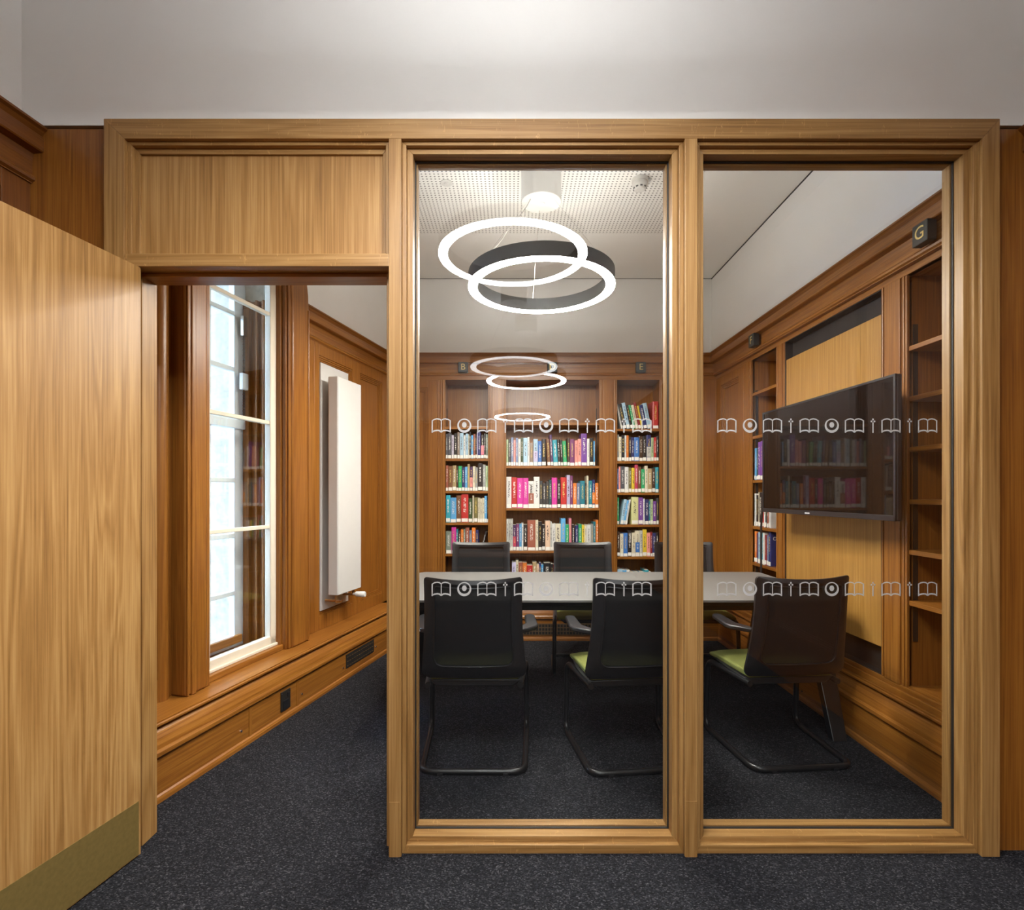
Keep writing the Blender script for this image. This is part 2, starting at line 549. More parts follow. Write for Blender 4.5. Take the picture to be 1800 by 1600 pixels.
def part(name, mb, mat, bevel=0.0015, parent=None, label=None, smooth=False):
    o = obj(name, mb, mat, parent or scr, bevel, smooth)
    if label: o['label'] = label
    return o


# head, outer stiles (mitred), posts, transom
hz0, hz1 = 2.5624, 2.634
xl0, xl1 = -1.456, -1.383
xr0, xr1 = 1.676, 1.740
part('head_rail', MB().quadprism([(xl0, YF, hz1), (xr1, YF, hz1), (xr0, YF, hz0), (xl1, YF, hz0)],
                                 [(xl0, YI, hz1), (xr1, YI, hz1), (xr0, YI, hz0), (xl1, YI, hz0)]), 'new_x')
part('stile', MB().quadprism([(xl0, YF, 0), (xl1, YF, 0), (xl1, YF, hz0), (xl0, YF, hz1)],
                             [(xl0, YI, 0), (xl1, YI, 0), (xl1, YI, hz0), (xl0, YI, hz1)]), 'new_z')
part('stile', MB().quadprism([(xr0, YF, 0), (xr1, YF, 0), (xr1, YF, hz1), (xr0, YF, hz0)],
                             [(xr0, YI, 0), (xr1, YI, 0), (xr1, YI, hz1), (xr0, YI, hz0)]), 'new_z')
part('post', B(-0.4395, -0.3949, YF, YI, 0, hz0), 'new_z')
part('post', B(0.6165, 0.6615, YF, YI, 0, hz0), 'new_z')
part('post_foot', B(-0.4385, -0.4005, YF - 0.0012, YF + 0.01, 0, 0.196), 'new_z', 0.0006)
part('post_foot', B(0.6195, 0.6590, YF - 0.0012, YF + 0.01, 0, 0.200), 'new_z', 0.0006)
part('transom', B(-1.383, -0.4395, YF, YI, 2.107, 2.1518), 'new_x')
# door lining stops
part('door_stop', B(-1.383, -1.359, 1.944, YI, 0, 2.107), 'new_z')
part('door_stop', B(-0.4605, -0.4395, 1.944, YI, 0, 2.107), 'new_z')
part('door_stop', B(-1.359, -0.4605, 1.944, YI, 2.093, 2.107), 'old_x')


def mitred(x0, x1, z0, z1, l, r, bt, tp, y0, y1, name, bevel=0.0015):
    """four mitred members inside the opening x0..x1, z0..z1"""
    a, b_, c, d = (x0, z0), (x1, z0), (x1, z1), (x0, z1)
    i0, i1, i2, i3 = (x0 + l, z0 + bt), (x1 - r, z0 + bt), (x1 - r, z1 - tp), (x0 + l, z1 - tp)
    for (p, q, s, t_, mat) in ((a, b_, i1, i0, 'new_x'), (b_, c, i2, i1, 'new_z'), (c, d, i3, i2, 'new_x'), (d, a, i0, i3, 'new_z')):
        A = [(u[0], y0, u[1]) for u in (p, q, s, t_)]
        Bk = [(u[0], y1, u[1]) for u in (p, q, s, t_)]
        part(name, MB().quadprism(A, Bk), mat, bevel)
    return i0[0], i1[0], i0[1], i2[1]


bays = []
for (x0, x1) in ((-0.3949, 0.6165), (0.6615, 1.676)):
    o1 = mitred(x0, x1, 0.0, hz0, 0.0146, 0.0146, 0.0307, 0.0125, 1.904, 2.020, 'outer_moulding')
    o2 = mitred(o1[0], o1[1], o1[2], o1[3], 0.0200, 0.0200, 0.0199, 0.019, 1.924, 2.014, 'inner_moulding')
    mitred(o2[0], o2[1], o2[2], o2[3], 0.0035, 0.0035, 0.0035, 0.0035, 1.9655, 1.9745, 'gasket', 0)
    mitred(o2[0], o2[1], o2[2], o2[3], 0.0090, 0.0090, 0.0090, 0.0090, 1.9745, 2.010, 'glazing_bead')
    bays.append(o2)
for o in scr.children:
    if o.name.startswith('gasket'):
        o.data.materials[0] = M['gasket']
# panel above the doorway
o1 = mitred(-1.383, -0.4395, 2.1518, hz0, 0.0146, 0.0146, 0.009, 0.0125, 1.904, 2.020, 'outer_moulding')
o2 = mitred(o1[0], o1[1], o1[2], o1[3], 0.016, 0.016, 0.003, 0.019, 1.924, 2.014, 'inner_moulding')
part('overdoor_panel', B(o2[0], o2[1], 1.934, 1.95, o2[2], o2[3]), 'door', 0, label='flat oak veneer panel above the doorway')


# ---- etched icons on the panes
def ribbon(mb, pts, wd, y0, y1):
    n = len(pts)
    P = [Vector((p[0], 0, p[1])) for p in pts]
    Lf, Rt = [], []
    for i in range(n):
        t = (P[min(i + 1, n - 1)] - P[max(i - 1, 0)]).normalized()
        nn_ = Vector((-t.z, 0, t.x))
        Lf.append(P[i] + nn_ * wd / 2); Rt.append(P[i] - nn_ * wd / 2)
    vs = []
    for y in (y0, y1):
        for i in range(n):
            vs.append((Lf[i].x, y, Lf[i].z)); vs.append((Rt[i].x, y, Rt[i].z))
    o = 2 * n
    fs = []
    for i in range(n - 1):
        fs.append((2 * i, 2 * i + 1, 2 * i + 3, 2 * i + 2))
        fs.append((o + 2 * i, o + 2 * i + 2, o + 2 * i + 3, o + 2 * i + 1))
        fs.append((2 * i, 2 * i + 2, o + 2 * i + 2, o + 2 * i))
        fs.append((2 * i + 1, o + 2 * i + 1, o + 2 * i + 3, 2 * i + 3))
    fs.append((0, o, o + 1, 1)); fs.append((2 * n - 2, 2 * n - 1, o + 2 * n - 1, o + 2 * n - 2))
    mb.add(vs, fs)


FY0, FY1 = -0.0006, -0.0001


def icon_book():
    mb = MB()
    W, H = 0.0335, 0.0262
    st = 0.0040
    for s in (-1, 1):
        top = [(s * W, H * 0.70), (s * W * 0.75, H * 0.90), (s * W * 0.45, H * 0.98), (s * W * 0.2, H * 0.92), (0, H * 0.74)]
        ribbon(mb, top, st, FY0, FY1)
        ribbon(mb, [(s * W, H * 0.78), (s * W, -H * 0.98)], st * 1.1, FY0, FY1)
        bot = [(s * W * 1.04, -H * 0.88), (s * W * 0.75, -H * 0.72), (s * W * 0.45, -H * 0.66), (s * W * 0.2, -H * 0.70), (0, -H * 0.92)]
        ribbon(mb, bot, st * 1.25, FY0, FY1)
    ribbon(mb, [(0, H * 0.80), (0, -H * 0.86)], st * 0.8, FY0, FY1)
    return mb.mesh('etched_book')


def disc(mb, cx, cz, rx, rz, y0, y1, seg=20):
    A = [(cx + rx * math.cos(2 * PI * k / seg), y0, cz + rz * math.sin(2 * PI * k / seg)) for k in range(seg)]
    Bk = [(p[0], y1, p[2]) for p in A]
    mb.quadprism(A, Bk)


def icon_ring():
    mb = MB()
    seg = 36
    ro, ri, dz = 0.0262, 0.0200, 0.0026
    vs = []
    for k in range(seg):
        a = 2 * PI * k / seg
        for (r_, z_, y) in ((ro, 0, FY0), (ri, dz, FY0), (ri, dz, FY1), (ro, 0, FY1)):
            vs.append((r_ * math.cos(a), y, z_ + r_ * math.sin(a)))
    fs = []
    for k in range(seg):
        j = (k + 1) % seg
        for q in range(4):
            fs.append((k * 4 + q, j * 4 + q, j * 4 + (q + 1) % 4, k * 4 + (q + 1) % 4))
    mb.add(vs, fs)
    disc(mb, 0, 0.003, 0.0088, 0.0104, FY0, FY1)
    return mb.mesh('etched_ring')


def icon_key():
    mb = MB()
    ribbon(mb, [(0, 0.012), (0, -0.0262)], 0.0042, FY0, FY1)
    disc(mb, 0, 0.0232, 0.0030, 0.0038, FY0, FY1, 12)
    disc(mb, -0.0055, 0.0160, 0.0034, 0.0032, FY0, FY1, 12)
    disc(mb, 0.0055, 0.0160, 0.0034, 0.0032, FY0, FY1, 12)
    return mb.mesh('etched_staff')


ICON = {'b': ('etched_book', icon_book()), 'o': ('etched_ring', icon_ring()), 'k': ('etched_staff', icon_key())}
SEQ = 'bobkbobkbkb'
STEP = [0, 0.0857, 0.1695, 0.2380, 0.3060, 0.3900, 0.4740, 0.5430, 0.6100, 0.6790, 0.7460]
for bi, (x0, x1, z0, z1) in enumerate(bays):
    pane = part('glass_pane', B(x0 + 0.0005, x1 - 0.0005, 1.9665, 1.9735, z0 + 0.0005, z1 - 0.0005), 'glass', 0,
                label='clear glass pane with two rows of etched symbols')
    xs = (-0.2630, 0.7985)[bi]
    for z in (1.5485, 0.9410):
        for ch, st in zip(SEQ, STEP):
            nm, me = ICON[ch]
            o = obj(nm, me, 'film', pane)
            o.location = (xs + st, 1.9665, z)

# ------------------------------------------------------------------ open door leaf
dr = empty('door_1', (-1.375, 1.886, 0.0), math.atan2(-(1.0), -0.192) + PI / 2 + PI / 2)
# leaf runs towards the camera from the hinge; local +x runs along the leaf, local +y is the visible face
LEAFD = Vector((-0.192, -1.0, 0)).normalized()
dr.location = (-1.331, 1.893, 0)
dr.rotation_euler = (0, 0, math.atan2(LEAFD.y, LEAFD.x))
struct(dr, 'pale oak door standing open with a bronze kick plate')
obj('door_leaf', B(0, 0.925, -0.044, 0, 0.006, 2.107), 'door', dr, 0.001)
obj('lipping', B(-0.003, 0.0, -0.044, 0, 0.006, 2.107), 'new_z', dr)
obj('kick_plate', B(0.006, 0.919, 0.0, 0.0015, 0.010, 0.199), 'brass', dr)
for z in (0.25, 1.05, 1.85):
    obj('hinge', B(-0.012, 0.0, -0.052, -0.040, z - 0.05, z + 0.05), 'steel', dr)


# ------------------------------------------------------------------ mouldings shared by the walls (profile: d = into the room, z)
def skirt_profiles():
    bead = [(-0.02, 0), (0.0, 0), (0.0, 0.016), (-0.004, 0.026), (-0.012, 0.032), (-0.02, 0.032)]
    torus = [(-0.10, 0.188), (-0.006, 0.188), (0.002, 0.196), (0.002, 0.212), (-0.004, 0.222), (-0.10, 0.222)]
    cove = [(-0.10, 0.222), (-0.006, 0.222), (-0.010, 0.240), (-0.018, 0.262), (-0.030, 0.284), (-0.046, 0.303), (-0.10, 0.303)]
    nose = [(-0.10, 0.307), (-0.028, 0.307), (-0.021, 0.313), (-0.021, 0.320), (-0.027, 0.324), (-0.027, 0.330), (-0.10, 0.330)]
    return bead, torus, cove, nose


def cornice_profile(edge, z1=ZC, drop=0.20, face=-0.10):
    """edge = how far the top lip stands out (d); returns polygon"""
    e_ = edge
    return [(face, z1), (e_, z1), (e_, z1 - 0.008), (e_ - 0.010, z1 - 0.016), (e_ - 0.020, z1 - 0.030), (e_ - 0.020, z1 - 0.036),
            (e_ - 0.014, z1 - 0.038), (e_ - 0.014, z1 - 0.084), (e_ - 0.018, z1 - 0.088), (e_ - 0.052, z1 - 0.092),
            (e_ - 0.056, z1 - 0.120), (e_ - 0.056, z1 - 0.168), (e_ - 0.050, z1 - 0.172), (e_ - 0.044, z1 - 0.180),
            (e_ - 0.046, z1 - 0.190), (e_ - 0.056, z1 - 0.196), (e_ - 0.056, z1 - drop), (face, z1 - drop)]


def flip(prof, x):   # right wall: d -> x - d
    return [(x - p[0], p[1]) for p in prof]


# ------------------------------------------------------------------ back wall
wb = empty('wall_back', (0, 0, 0))
struct(wb, 'oak panelled back wall with white plaster above the cornice')
obj('wall_core', B(-2.6, 2.4, 5.10, 5.25, 0, ZCEIL), 'void', wb)
obj('plaster', B(-1.5, 2.0, 4.772, 4.85, 2.50, ZCEIL), 'plaster', wb)
YP = 4.632
bead, torus, cove, nose = skirt_profiles()
pr = lambda prof, y: [(y - p[0], p[1]) for p in prof]
obj('skirting_bead', MB().prism(pr(bead, YP), 'x', -1.2, 1.85), 'old_x', wb)
obj('skirting_board', B(-1.2, 1.85, YP + 0.012, YP + 0.03, 0.03, 0.184), 'old_x', wb)
obj('skirting_moulding', MB().prism(pr(torus, YP), 'x', -1.2, 1.85), 'old_x', wb)
obj('skirting_cove', MB().prism(pr(cove, YP), 'x', -1.2, 1.85), 'old_x', wb)
obj('ledge_nosing', MB().prism(pr(nose, YP), 'x', -1.2, 1.85), 'old_x', wb)
obj('ledge', B(-1.2, 1.85, YP + 0.10, YB + 0.02, 0.29, 0.330), 'old_x', wb)
obj('base_rail', B(-1.2, XR, YB, YB + 0.03, 0.33, 0.40), 'old_x', wb, 0.003)
obj('cornice', MB().prism([(YB + 0.006 - p[0], p[1]) for p in cornice_profile(0.066)], 'x', -1.25, 1.90), 'old_x', wb)
obj('top_rail', B(-1.2, XR, YB, YB + 0.03, 2.318, 2.36), 'old_x', wb, 0.002)
gr = obj('vent_grille', B(-0.28, 0.92, YP + 0.008, YP + 0.013, 0.05, 0.150), 'bronze', wb)
for k in range(44):
    for j in range(3):
        x = -0.276 + k * 0.0270
        obj('slot', B(x, x + 0.020, YP + 0.0065, YP + 0.0085, 0.057 + j * 0.031, 0.080 + j * 0.031), 'void', gr)


def pilaster(wall, fn, a0, a1, z0, z1, mat, beads=True):
    """fn(a0,a1,d0,d1,z0,z1)->MB box; d measured from the panel face into the room"""
    obj('pilaster', fn(a0, a1, -0.03, 0.0, z0, z1), mat, wall, 0.002)
    wdt = a1 - a0
    if beads:
        for s in (a0 + 0.004, a1 - 0.016):
            obj('pilaster_bead', fn(s, s + 0.012, -0.005, 0.006, z0, z1), mat, wall, 0.003)
        obj('pilaster_face', fn(a0 + 0.028, a1 - 0.028, -0.005, 0.008, z0, z1), mat, wall, 0.002)


def sunk_panel(wall, fn, a0, a1, z0, z1, mat_v, frame, zpad=(0.06, 0.06)):
    """stiles and rails with a three-step moulding round a sunk field"""
    obj('stile', fn(a0, a0 + frame, -0.03, 0.0, z0, z1), mat_v, wall, 0.0015)
    obj('stile', fn(a1 - frame, a1, -0.03, 0.0, z0, z1), mat_v, wall, 0.0015)
    obj('rail', fn(a0 + frame, a1 - frame, -0.03, 0.0, z0, z0 + zpad[0]), mat_v, wall, 0.0015)
    obj('rail', fn(a0 + frame, a1 - frame, -0.03, 0.0, z1 - zpad[1], z1), mat_v, wall, 0.0015)
    i0, i1, j0, j1 = a0 + frame, a1 - frame, z0 + zpad[0], z1 - zpad[1]
    for k in range(3):
        s, t_ = 0.012 * k, 0.012 * (k + 1)
        dd = -0.006 * (k + 1)
        obj('panel_moulding', fn(i0 + s, i0 + t_, -0.04, dd, j0 + s, j1 - s), mat_v, wall, 0.0012)
        obj('panel_moulding', fn(i1 - t_, i1 - s, -0.04, dd, j0 + s, j1 - s), mat_v, wall, 0.0012)
        obj('panel_moulding', fn(i0 + t_, i1 - t_, -0.04, dd, j0 + s, j0 + t_), mat_v, wall, 0.0012)
        obj('panel_moulding', fn(i0 + t_, i1 - t_, -0.04, dd, j1 - t_, j1 - s), mat_v, wall, 0.0012)
    obj('panel_field', fn(i0 + 0.036, i1 - 0.036, -0.045, -0.026, j0 + 0.036, j1 - 0.036), mat_v, wall)


fb = lambda a0, a1, d0, d1, z0, z1: B(a0, a1, YB - d1, YB - d0, z0, z1)
Z0P, Z1P = 0.40, 2.318
sunk_panel(wb, fb, -1.13, -0.675, Z0P, Z1P, 'old_z', 0.085, (0.10, 0.07))
OPEN_B = [(-0.612, -0.206), (-0.062, 0.797), (0.941, 1.342)]
for (a0, a1) in ((-0.675, -0.612), (-0.206, -0.062), (0.797, 0.941), (1.342, 1.405)):
    pilaster(wb, fb, a0, a1, Z0P, Z1P, 'old_z')
sunk_panel(wb, fb, 1.405, XR, Z0P, Z1P, 'old_z', 0.13, (0.10, 0.07))

# ------------------------------------------------------------------ right wall
wr = empty('wall_right', (0, 0, 0))
struct(wr, 'oak panelled right wall with white plaster above the cornice')
obj('wall_core', B(2.16, 2.3, YI, 5.2, 0, ZCEIL), 'void', wr)
obj('plaster', B(1.800, 1.90, YI, 4.80, 2.50, ZCEIL), 'plaster', wr)
XP = 1.80
for nm, pf in (('skirting_bead', bead), ('skirting_moulding', torus), ('skirting_cove', cove), ('ledge_nosing', nose)):
    obj(nm, MB().prism([(XP - p[0], p[1]) for p in pf], 'y', YI, 4.66), 'old_y', wr)
obj('skirting_board', B(XP + 0.012, XP + 0.03, YI, 4.66, 0.03, 0.184), 'old_y', wr)
for y in (2.20, 3.30, 4.1):
    sc_ = obj('screw_cap', MB().prism([(y + 0.006 * math.cos(2 * PI * k / 12), 0.06 + 0.006 * math.sin(2 * PI * k / 12)) for k in range(12)], 'x', XP + 0.008, XP + 0.013), 'steel', wr)
obj('base_rail', B(1.836, 1.88, YI, 4.80, 0.33, 0.362), 'old_y', wr, 0.003)
obj('base_rail', B(1.845, 1.88, YI, 4.80, 0.362, 0.386), 'old_y', wr, 0.003)
obj('ledge', B(1.90, 2.15, YI, 4.80, 0.29, 0.330), 'old_y', wr)
obj('cornice', MB().prism([(1.831 - p[0], p[1]) for p in cornice_profile(0.066)], 'y', YI, 4.78), 'old_y', wr)
obj('top_rail', B(XR - 0.004, XR + 0.03, YI, 4.79, 2.318, 2.36), 'old_y', wr, 0.002)
fr_ = lambda a0, a1, d0, d1, z0, z1: B(XR - d1, XR - d0, a0, a1, z0, z1)
Z0R = 0.386
sunk_panel(wr, fr_, 4.235, 4.78, Z0R, Z1P, 'old_z', 0.085, (0.10, 0.07))
OPEN_R = [(3.692, 4.096), (2.080, 2.486)]
for (a0, a1) in ((4.096, 4.235), (3.584, 3.692), (2.486, 2.647), (YI, 2.080)):
    pilaster(wr, fr_, a0, a1, Z0R, Z1P, 'old_z')
# central bay: dark recess with an oak panel floating in it
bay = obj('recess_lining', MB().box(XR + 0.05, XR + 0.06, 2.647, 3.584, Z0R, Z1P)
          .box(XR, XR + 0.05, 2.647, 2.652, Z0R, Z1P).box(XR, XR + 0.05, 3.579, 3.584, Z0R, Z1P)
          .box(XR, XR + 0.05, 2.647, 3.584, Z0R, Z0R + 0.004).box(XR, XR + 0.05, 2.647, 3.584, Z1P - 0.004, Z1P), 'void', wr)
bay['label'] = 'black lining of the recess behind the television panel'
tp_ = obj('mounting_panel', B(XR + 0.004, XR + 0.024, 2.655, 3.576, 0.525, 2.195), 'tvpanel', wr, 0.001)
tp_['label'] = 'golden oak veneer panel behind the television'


# ------------------------------------------------------------------ bookcases (things), shelves, books
def bookcase(name, label, fn, a0, a1, z0, z1, shelves, mat_h, strips):
    root = empty(name)
    tag(root, label, 'bookcase', 'built-in bookcases')
    dep = 0.26
    obj('back', fn(a0 - 0.01, a1 + 0.01, -dep - 0.015, -dep, z0, z1), 'old_z', root)
    obj('side', fn(a0 - 0.012, a0, -dep, -0.002, z0, z1), 'old_z', root)
    obj('side', fn(a1, a1 + 0.012, -dep, -0.002, z0, z1), 'old_z', root)
    obj('top', fn(a0, a1, -dep, -0.002, z1, z1 + 0.015), mat_h, root)
    obj('base', fn(a0, a1, -dep, -0.002, z0 - 0.012, z0 + 0.006), mat_h, root)
    obj('edge_bead', fn(a0, a0 + 0.010, -0.012, 0.002, z0, z1), 'old_z', root, 0.002)
    obj('edge_bead', fn(a1 - 0.010, a1, -0.012, 0.002, z0, z1), 'old_z', root, 0.002)
    for z in shelves:
        obj('shelf', fn(a0 + 0.001, a1 - 0.001, -dep + 0.002, -0.008, z - 0.022, z), mat_h, root, 0.002)
    if strips:
        for s in (a0, a1 - 0.004):
            for d in (-0.055, -0.215):
                st = obj('support_strip', fn(s, s + 0.004, d, d + 0.022, 0.60, 2.09), 'grille', root)
    return root


SH_B = [1.896, 1.608, 1.315, 1.028, 0.745]
SH_D = [1.932, 1.5415, 1.159, 0.773, 0.42]
SH_E = [1.878, 1.585, 1.300, 1.0096, 0.719]
SH_F = [2.066, 1.733, 1.396, 1.042, 0.763]
SH_G = [1.984, 1.748, 1.512, 1.268, 1.032, 0.794]
bookcase('built_in_bookcase', 'narrow oak bookcase of books under the letter B on the back wall', fb, *OPEN_B[0], Z0P, Z1P, SH_B, 'old_x', True)
bookcase('built_in_bookcase', 'wide central oak bookcase under the letter D on the back wall', fb, *OPEN_B[1], Z0P, Z1P, SH_D, 'old_x', True)
bookcase('built_in_bookcase', 'narrow oak bookcase under the letter E on the back wall', fb, *OPEN_B[2], Z0P, Z1P, SH_E, 'old_x', True)
bookcase('built_in_bookcase', 'narrow oak bookcase under the letter F left of the television', fr_, *OPEN_R[0], Z0R, Z1P, SH_F, 'old_y', True)
bookcase('built_in_bookcase', 'empty oak bookcase under the letter G right of the television', fr_, *OPEN_R[1], Z0R, Z1P, SH_G, 'old_y', True)

PAL = {
    'black': (0.016, 0.016, 0.018), 'charcoal': (0.045, 0.047, 0.05), 'dark grey': (0.085, 0.085, 0.10), 'grey': (0.30, 0.31, 0.30),
    'pale grey': (0.50, 0.50, 0.46), 'white': (0.72, 0.71, 0.68), 'cream': (0.66, 0.60, 0.45), 'lilac': (0.52, 0.47, 0.56),
    'taupe': (0.27, 0.21, 0.17), 'tan': (0.42, 0.31, 0.16), 'brown': (0.17, 0.075, 0.035), 'dark brown': (0.055, 0.03, 0.018),
    'red brown': (0.31, 0.095, 0.06), 'orange': (0.70, 0.20, 0.035), 'salmon': (0.78, 0.30, 0.26), 'peach': (0.72, 0.50, 0.36),
    'red': (0.50, 0.030, 0.028), 'dark red': (0.24, 0.022, 0.028), 'crimson': (0.48, 0.05, 0.10), 'pink': (0.70, 0.22, 0.30),
    'magenta': (0.62, 0.045, 0.32), 'plum': (0.18, 0.045, 0.14), 'purple': (0.16, 0.055, 0.28), 'dark purple': (0.07, 0.03, 0.11),
    'lavender': (0.50, 0.46, 0.66), 'navy': (0.022, 0.03, 0.13), 'blue': (0.045, 0.17, 0.48), 'sky blue': (0.10, 0.36, 0.66),
    'pale blue': (0.36, 0.53, 0.66), 'slate blue': (0.16, 0.21, 0.34), 'teal': (0.018, 0.19, 0.25), 'turquoise': (0.03, 0.33, 0.42),
    'dark teal': (0.02, 0.065, 0.07), 'green': (0.02, 0.34, 0.13), 'dark green': (0.035, 0.075, 0.03), 'pale green': (0.40, 0.52, 0.30),
    'grey green': (0.20, 0.24, 0.19), 'olive': (0.15, 0.13, 0.045), 'lemon': (0.66, 0.66, 0.32), 'yellow': (0.72, 0.52, 0.045),
}
ORD = ['first', 'second', 'third', 'fourth', 'fifth', 'sixth', 'seventh', 'eighth', 'ninth', 'tenth', 'eleventh', 'twelfth', 'thirteenth',
       'fourteenth', 'fifteenth', 'sixteenth', 'seventeenth', 'eighteenth', 'nineteenth', 'twentieth', 'twenty-first', 'twenty-second',
       'twenty-third', 'twenty-fourth', 'twenty-fifth', 'twenty-sixth', 'twenty-seventh', 'twenty-eighth', 'twenty-ninth', 'thirtieth']


def make_book(col, wd, h, dp, label, group, two=None, lab=True):
    hw = wd / 2 - 0.0004
    ct = min(0.0028, wd * 0.14)
    prof = [(-hw, 0.004), (-hw * 0.6, 0.0006), (hw * 0.6, 0.0006), (hw, 0.004), (hw, dp), (hw - ct, dp), (hw - ct, 0.006), (-hw + ct, 0.006), (-hw + ct, dp), (-hw, dp)]
    o = obj('book', MB().prism(prof, 'z', 0, h), 'book')
    c = PAL[col]
    j = 1 + random.uniform(-0.10, 0.10)
    o.color = (c[0] * j, c[1] * j, c[2] * j, 1)
    tag(o, label, 'book', group)
    obj('pages', B(-hw + ct, hw - ct, 0.0062, dp - 0.003, 0.003, h - 0.003), 'paper', o)
    if two:
        bnd = obj('cover_band', B(-hw * 0.94, hw * 0.94, -0.0002, 0.003, h * 0.16, h * 0.55), 'book', o)
        bnd.color = (*PAL[two], 1)
    if lab:
        lz = random.choice((0.002, 0.004, 0.006))
        lh = random.uniform(0.026, 0.032)
        obj('spine_label', B(-hw * 0.86, hw * 0.86, -0.0008, 0.0012, lz, lz + lh), 'label', o)
    return o


def shelf_row(spec, case, shelfname, a0, a1, z, hmax, place, group, dep=0.175, side='left', total=None):
    """spec: list of (colour, relative width[, options]); laid out from a0 to a1"""
    tot = sum(s[1] for s in spec)
    wdt = (a1 - a0)
    x = 0.0
    books = []
    n = 0
    for s in spec:
        col, rel = s[0], s[1]
        opt = s[2] if len(s) > 2 else {}
        bw = rel / tot * wdt
        if col == 'gap':
            x += bw
            continue
        h = hmax * opt.get('h', random.uniform(0.86, 0.99))
        kind = 'thick ' if bw > 0.030 else ('thin ' if bw < 0.0115 else '')
        words = col + (' and ' + opt['two'] if 'two' in opt else '')
        extra = opt.get('note', '')
        label = f"{kind}{words} book{extra}, {ORD[n]} from {side}, {shelfname}, bookcase {case}"
        lean = opt.get('lean', 0.0)
        dpx = min(opt.get('d', dep * random.uniform(0.9, 1.05)), 0.22)
        eff = bw if not lean else bw * math.cos(lean) * 0.98
        o = make_book(col, eff, h, dpx, label, group, opt.get('two'))
        place(o, x + bw / 2, z, lean, random.uniform(0, 0.008))
        books.append(o)
        x += bw
        n += 1
    return books


def place_back(base):
    def f(o, x, z, lean, dy):
        lift = abs(math.sin(lean)) * max(v.co.x for v in o.data.vertices)
        o.location = (base + x, YB + 0.018 + dy, z + 0.0006 + lift)
        o.rotation_euler = (0, lean, 0)
    return f


def place_right(base):
    def f(o, x, z, lean, dy):
        o.location = (XR + 0.018 + dy, base - x, z + 0.0006)
        o.rotation_euler = (0, 0, -PI / 2)
    return f


S = dict
rows = []
gB, gD, gE, gF = 'books in bookcase B', 'books in bookcase D', 'books in bookcase E', 'books in bookcase F'
x0, x1 = OPEN_B[0][0] + 0.011, OPEN_B[0][1] - 0.011
shelf_row([('dark grey', 25), ('dark grey', 45), ('lilac', 30), ('black', 40), ('taupe', 32), ('pale blue', 45), ('white', 25), ('pale blue', 35),
           ('cream', 12), ('black', 22), ('sky blue', 28), ('red brown', 25), ('black', 18), ('lavender', 12), ('navy', 38), ('black', 40, S(two='pink')),
           ('charcoal', 22), ('grey green', 28)], 'B', 'second shelf', x0, x1, SH_B[1], 0.245, place_back(x0), gB)
shelf_row([('red brown', 30), ('brown', 50), ('tan', 45), ('dark brown', 25), ('green', 42), ('navy', 35), ('sky blue', 32), ('tan', 28),
           ('dark purple', 35, S(two='salmon')), ('cream', 30), ('grey', 30), ('black', 60, S(h=1.02)), ('grey', 35), ('pale green', 30)],
          'B', 'third shelf', x0, x1, SH_B[2], 0.245, place_back(x0), gB)
shelf_row([('turquoise', 55, S(h=1.0)), ('sky blue', 75), ('brown', 60), ('red', 90, S(h=1.04)), ('dark green', 50), ('cream', 18), ('olive', 48),
           ('cream', 28), ('cream', 28), ('cream', 28), ('sky blue', 30), ('black', 15)], 'B', 'fourth shelf', x0, x1, SH_B[3], 0.248, place_back(x0), gB)
shelf_row([('grey green', 75, S(h=0.84)), ('magenta', 62, S(h=1.0)), ('teal', 28), ('dark brown', 35), ('orange', 35), ('grey green', 28), ('red brown', 50),
           ('slate blue', 35), ('orange', 50, S(h=0.98)), ('navy', 40), ('gap', 10), ('black', 30, S(lean=0.26, h=0.85)), ('gap', 88)],
          'B', 'fifth shelf', x0, x1, SH_B[4], 0.240, place_back(x0), gB)
x0, x1 = OPEN_B[1][0] + 0.011, OPEN_B[1][1] - 0.011
shelf_row([('pale green', 22), ('charcoal', 30), ('slate blue', 30), ('salmon', 25), ('slate blue', 28), ('white', 30), ('dark green', 28), ('pale blue', 50),
           ('white', 22, S(h=1.0)), ('taupe', 45, S(h=0.8)), ('pale blue', 50, S(two='lavender')), ('blue', 45), ('black', 50), ('gap', 14), ('brown', 40, S(lean=-0.05)),
           ('dark purple', 30, S(h=1.08, lean=-0.05)), ('turquoise', 55, S(lean=-0.05, h=0.9)), ('black', 30, S(lean=-0.05)), ('black', 28, S(lean=-0.05)), ('green', 45, S(lean=-0.05)),
           ('dark brown', 30), ('plum', 55), ('salmon', 38), ('salmon', 38), ('purple', 65, S(h=1.12)), ('white', 30), ('black', 45), ('sky blue', 18), ('gap', 40)],
          'D', 'second shelf', x0, x1, SH_D[1], 0.262, place_back(x0), gD)
shelf_row([('white', 55, S(h=1.08)), ('red', 62, S(h=1.06)), ('magenta', 62, S(h=1.04)), ('magenta', 60, S(h=1.04)), ('white', 60, S(two='red brown', h=0.93, note=' titled JAVA')), ('white', 60, S(h=1.08)),
           ('charcoal', 35), ('charcoal', 35), ('charcoal', 33), ('dark teal', 30), ('magenta', 60, S(h=1.05)), ('black', 38), ('red', 65, S(h=1.06)), ('lavender', 38, S(h=1.14)),
           ('plum', 30, S(h=1.12)), ('orange', 40), ('slate blue', 38), ('teal', 52), ('charcoal', 20), ('cream', 20, S(h=1.12)), ('teal', 38), ('navy', 32, S(two='orange')), ('orange', 38)],
          'D', 'third shelf', x0, x1, SH_D[2], 0.262, place_back(x0), gD)
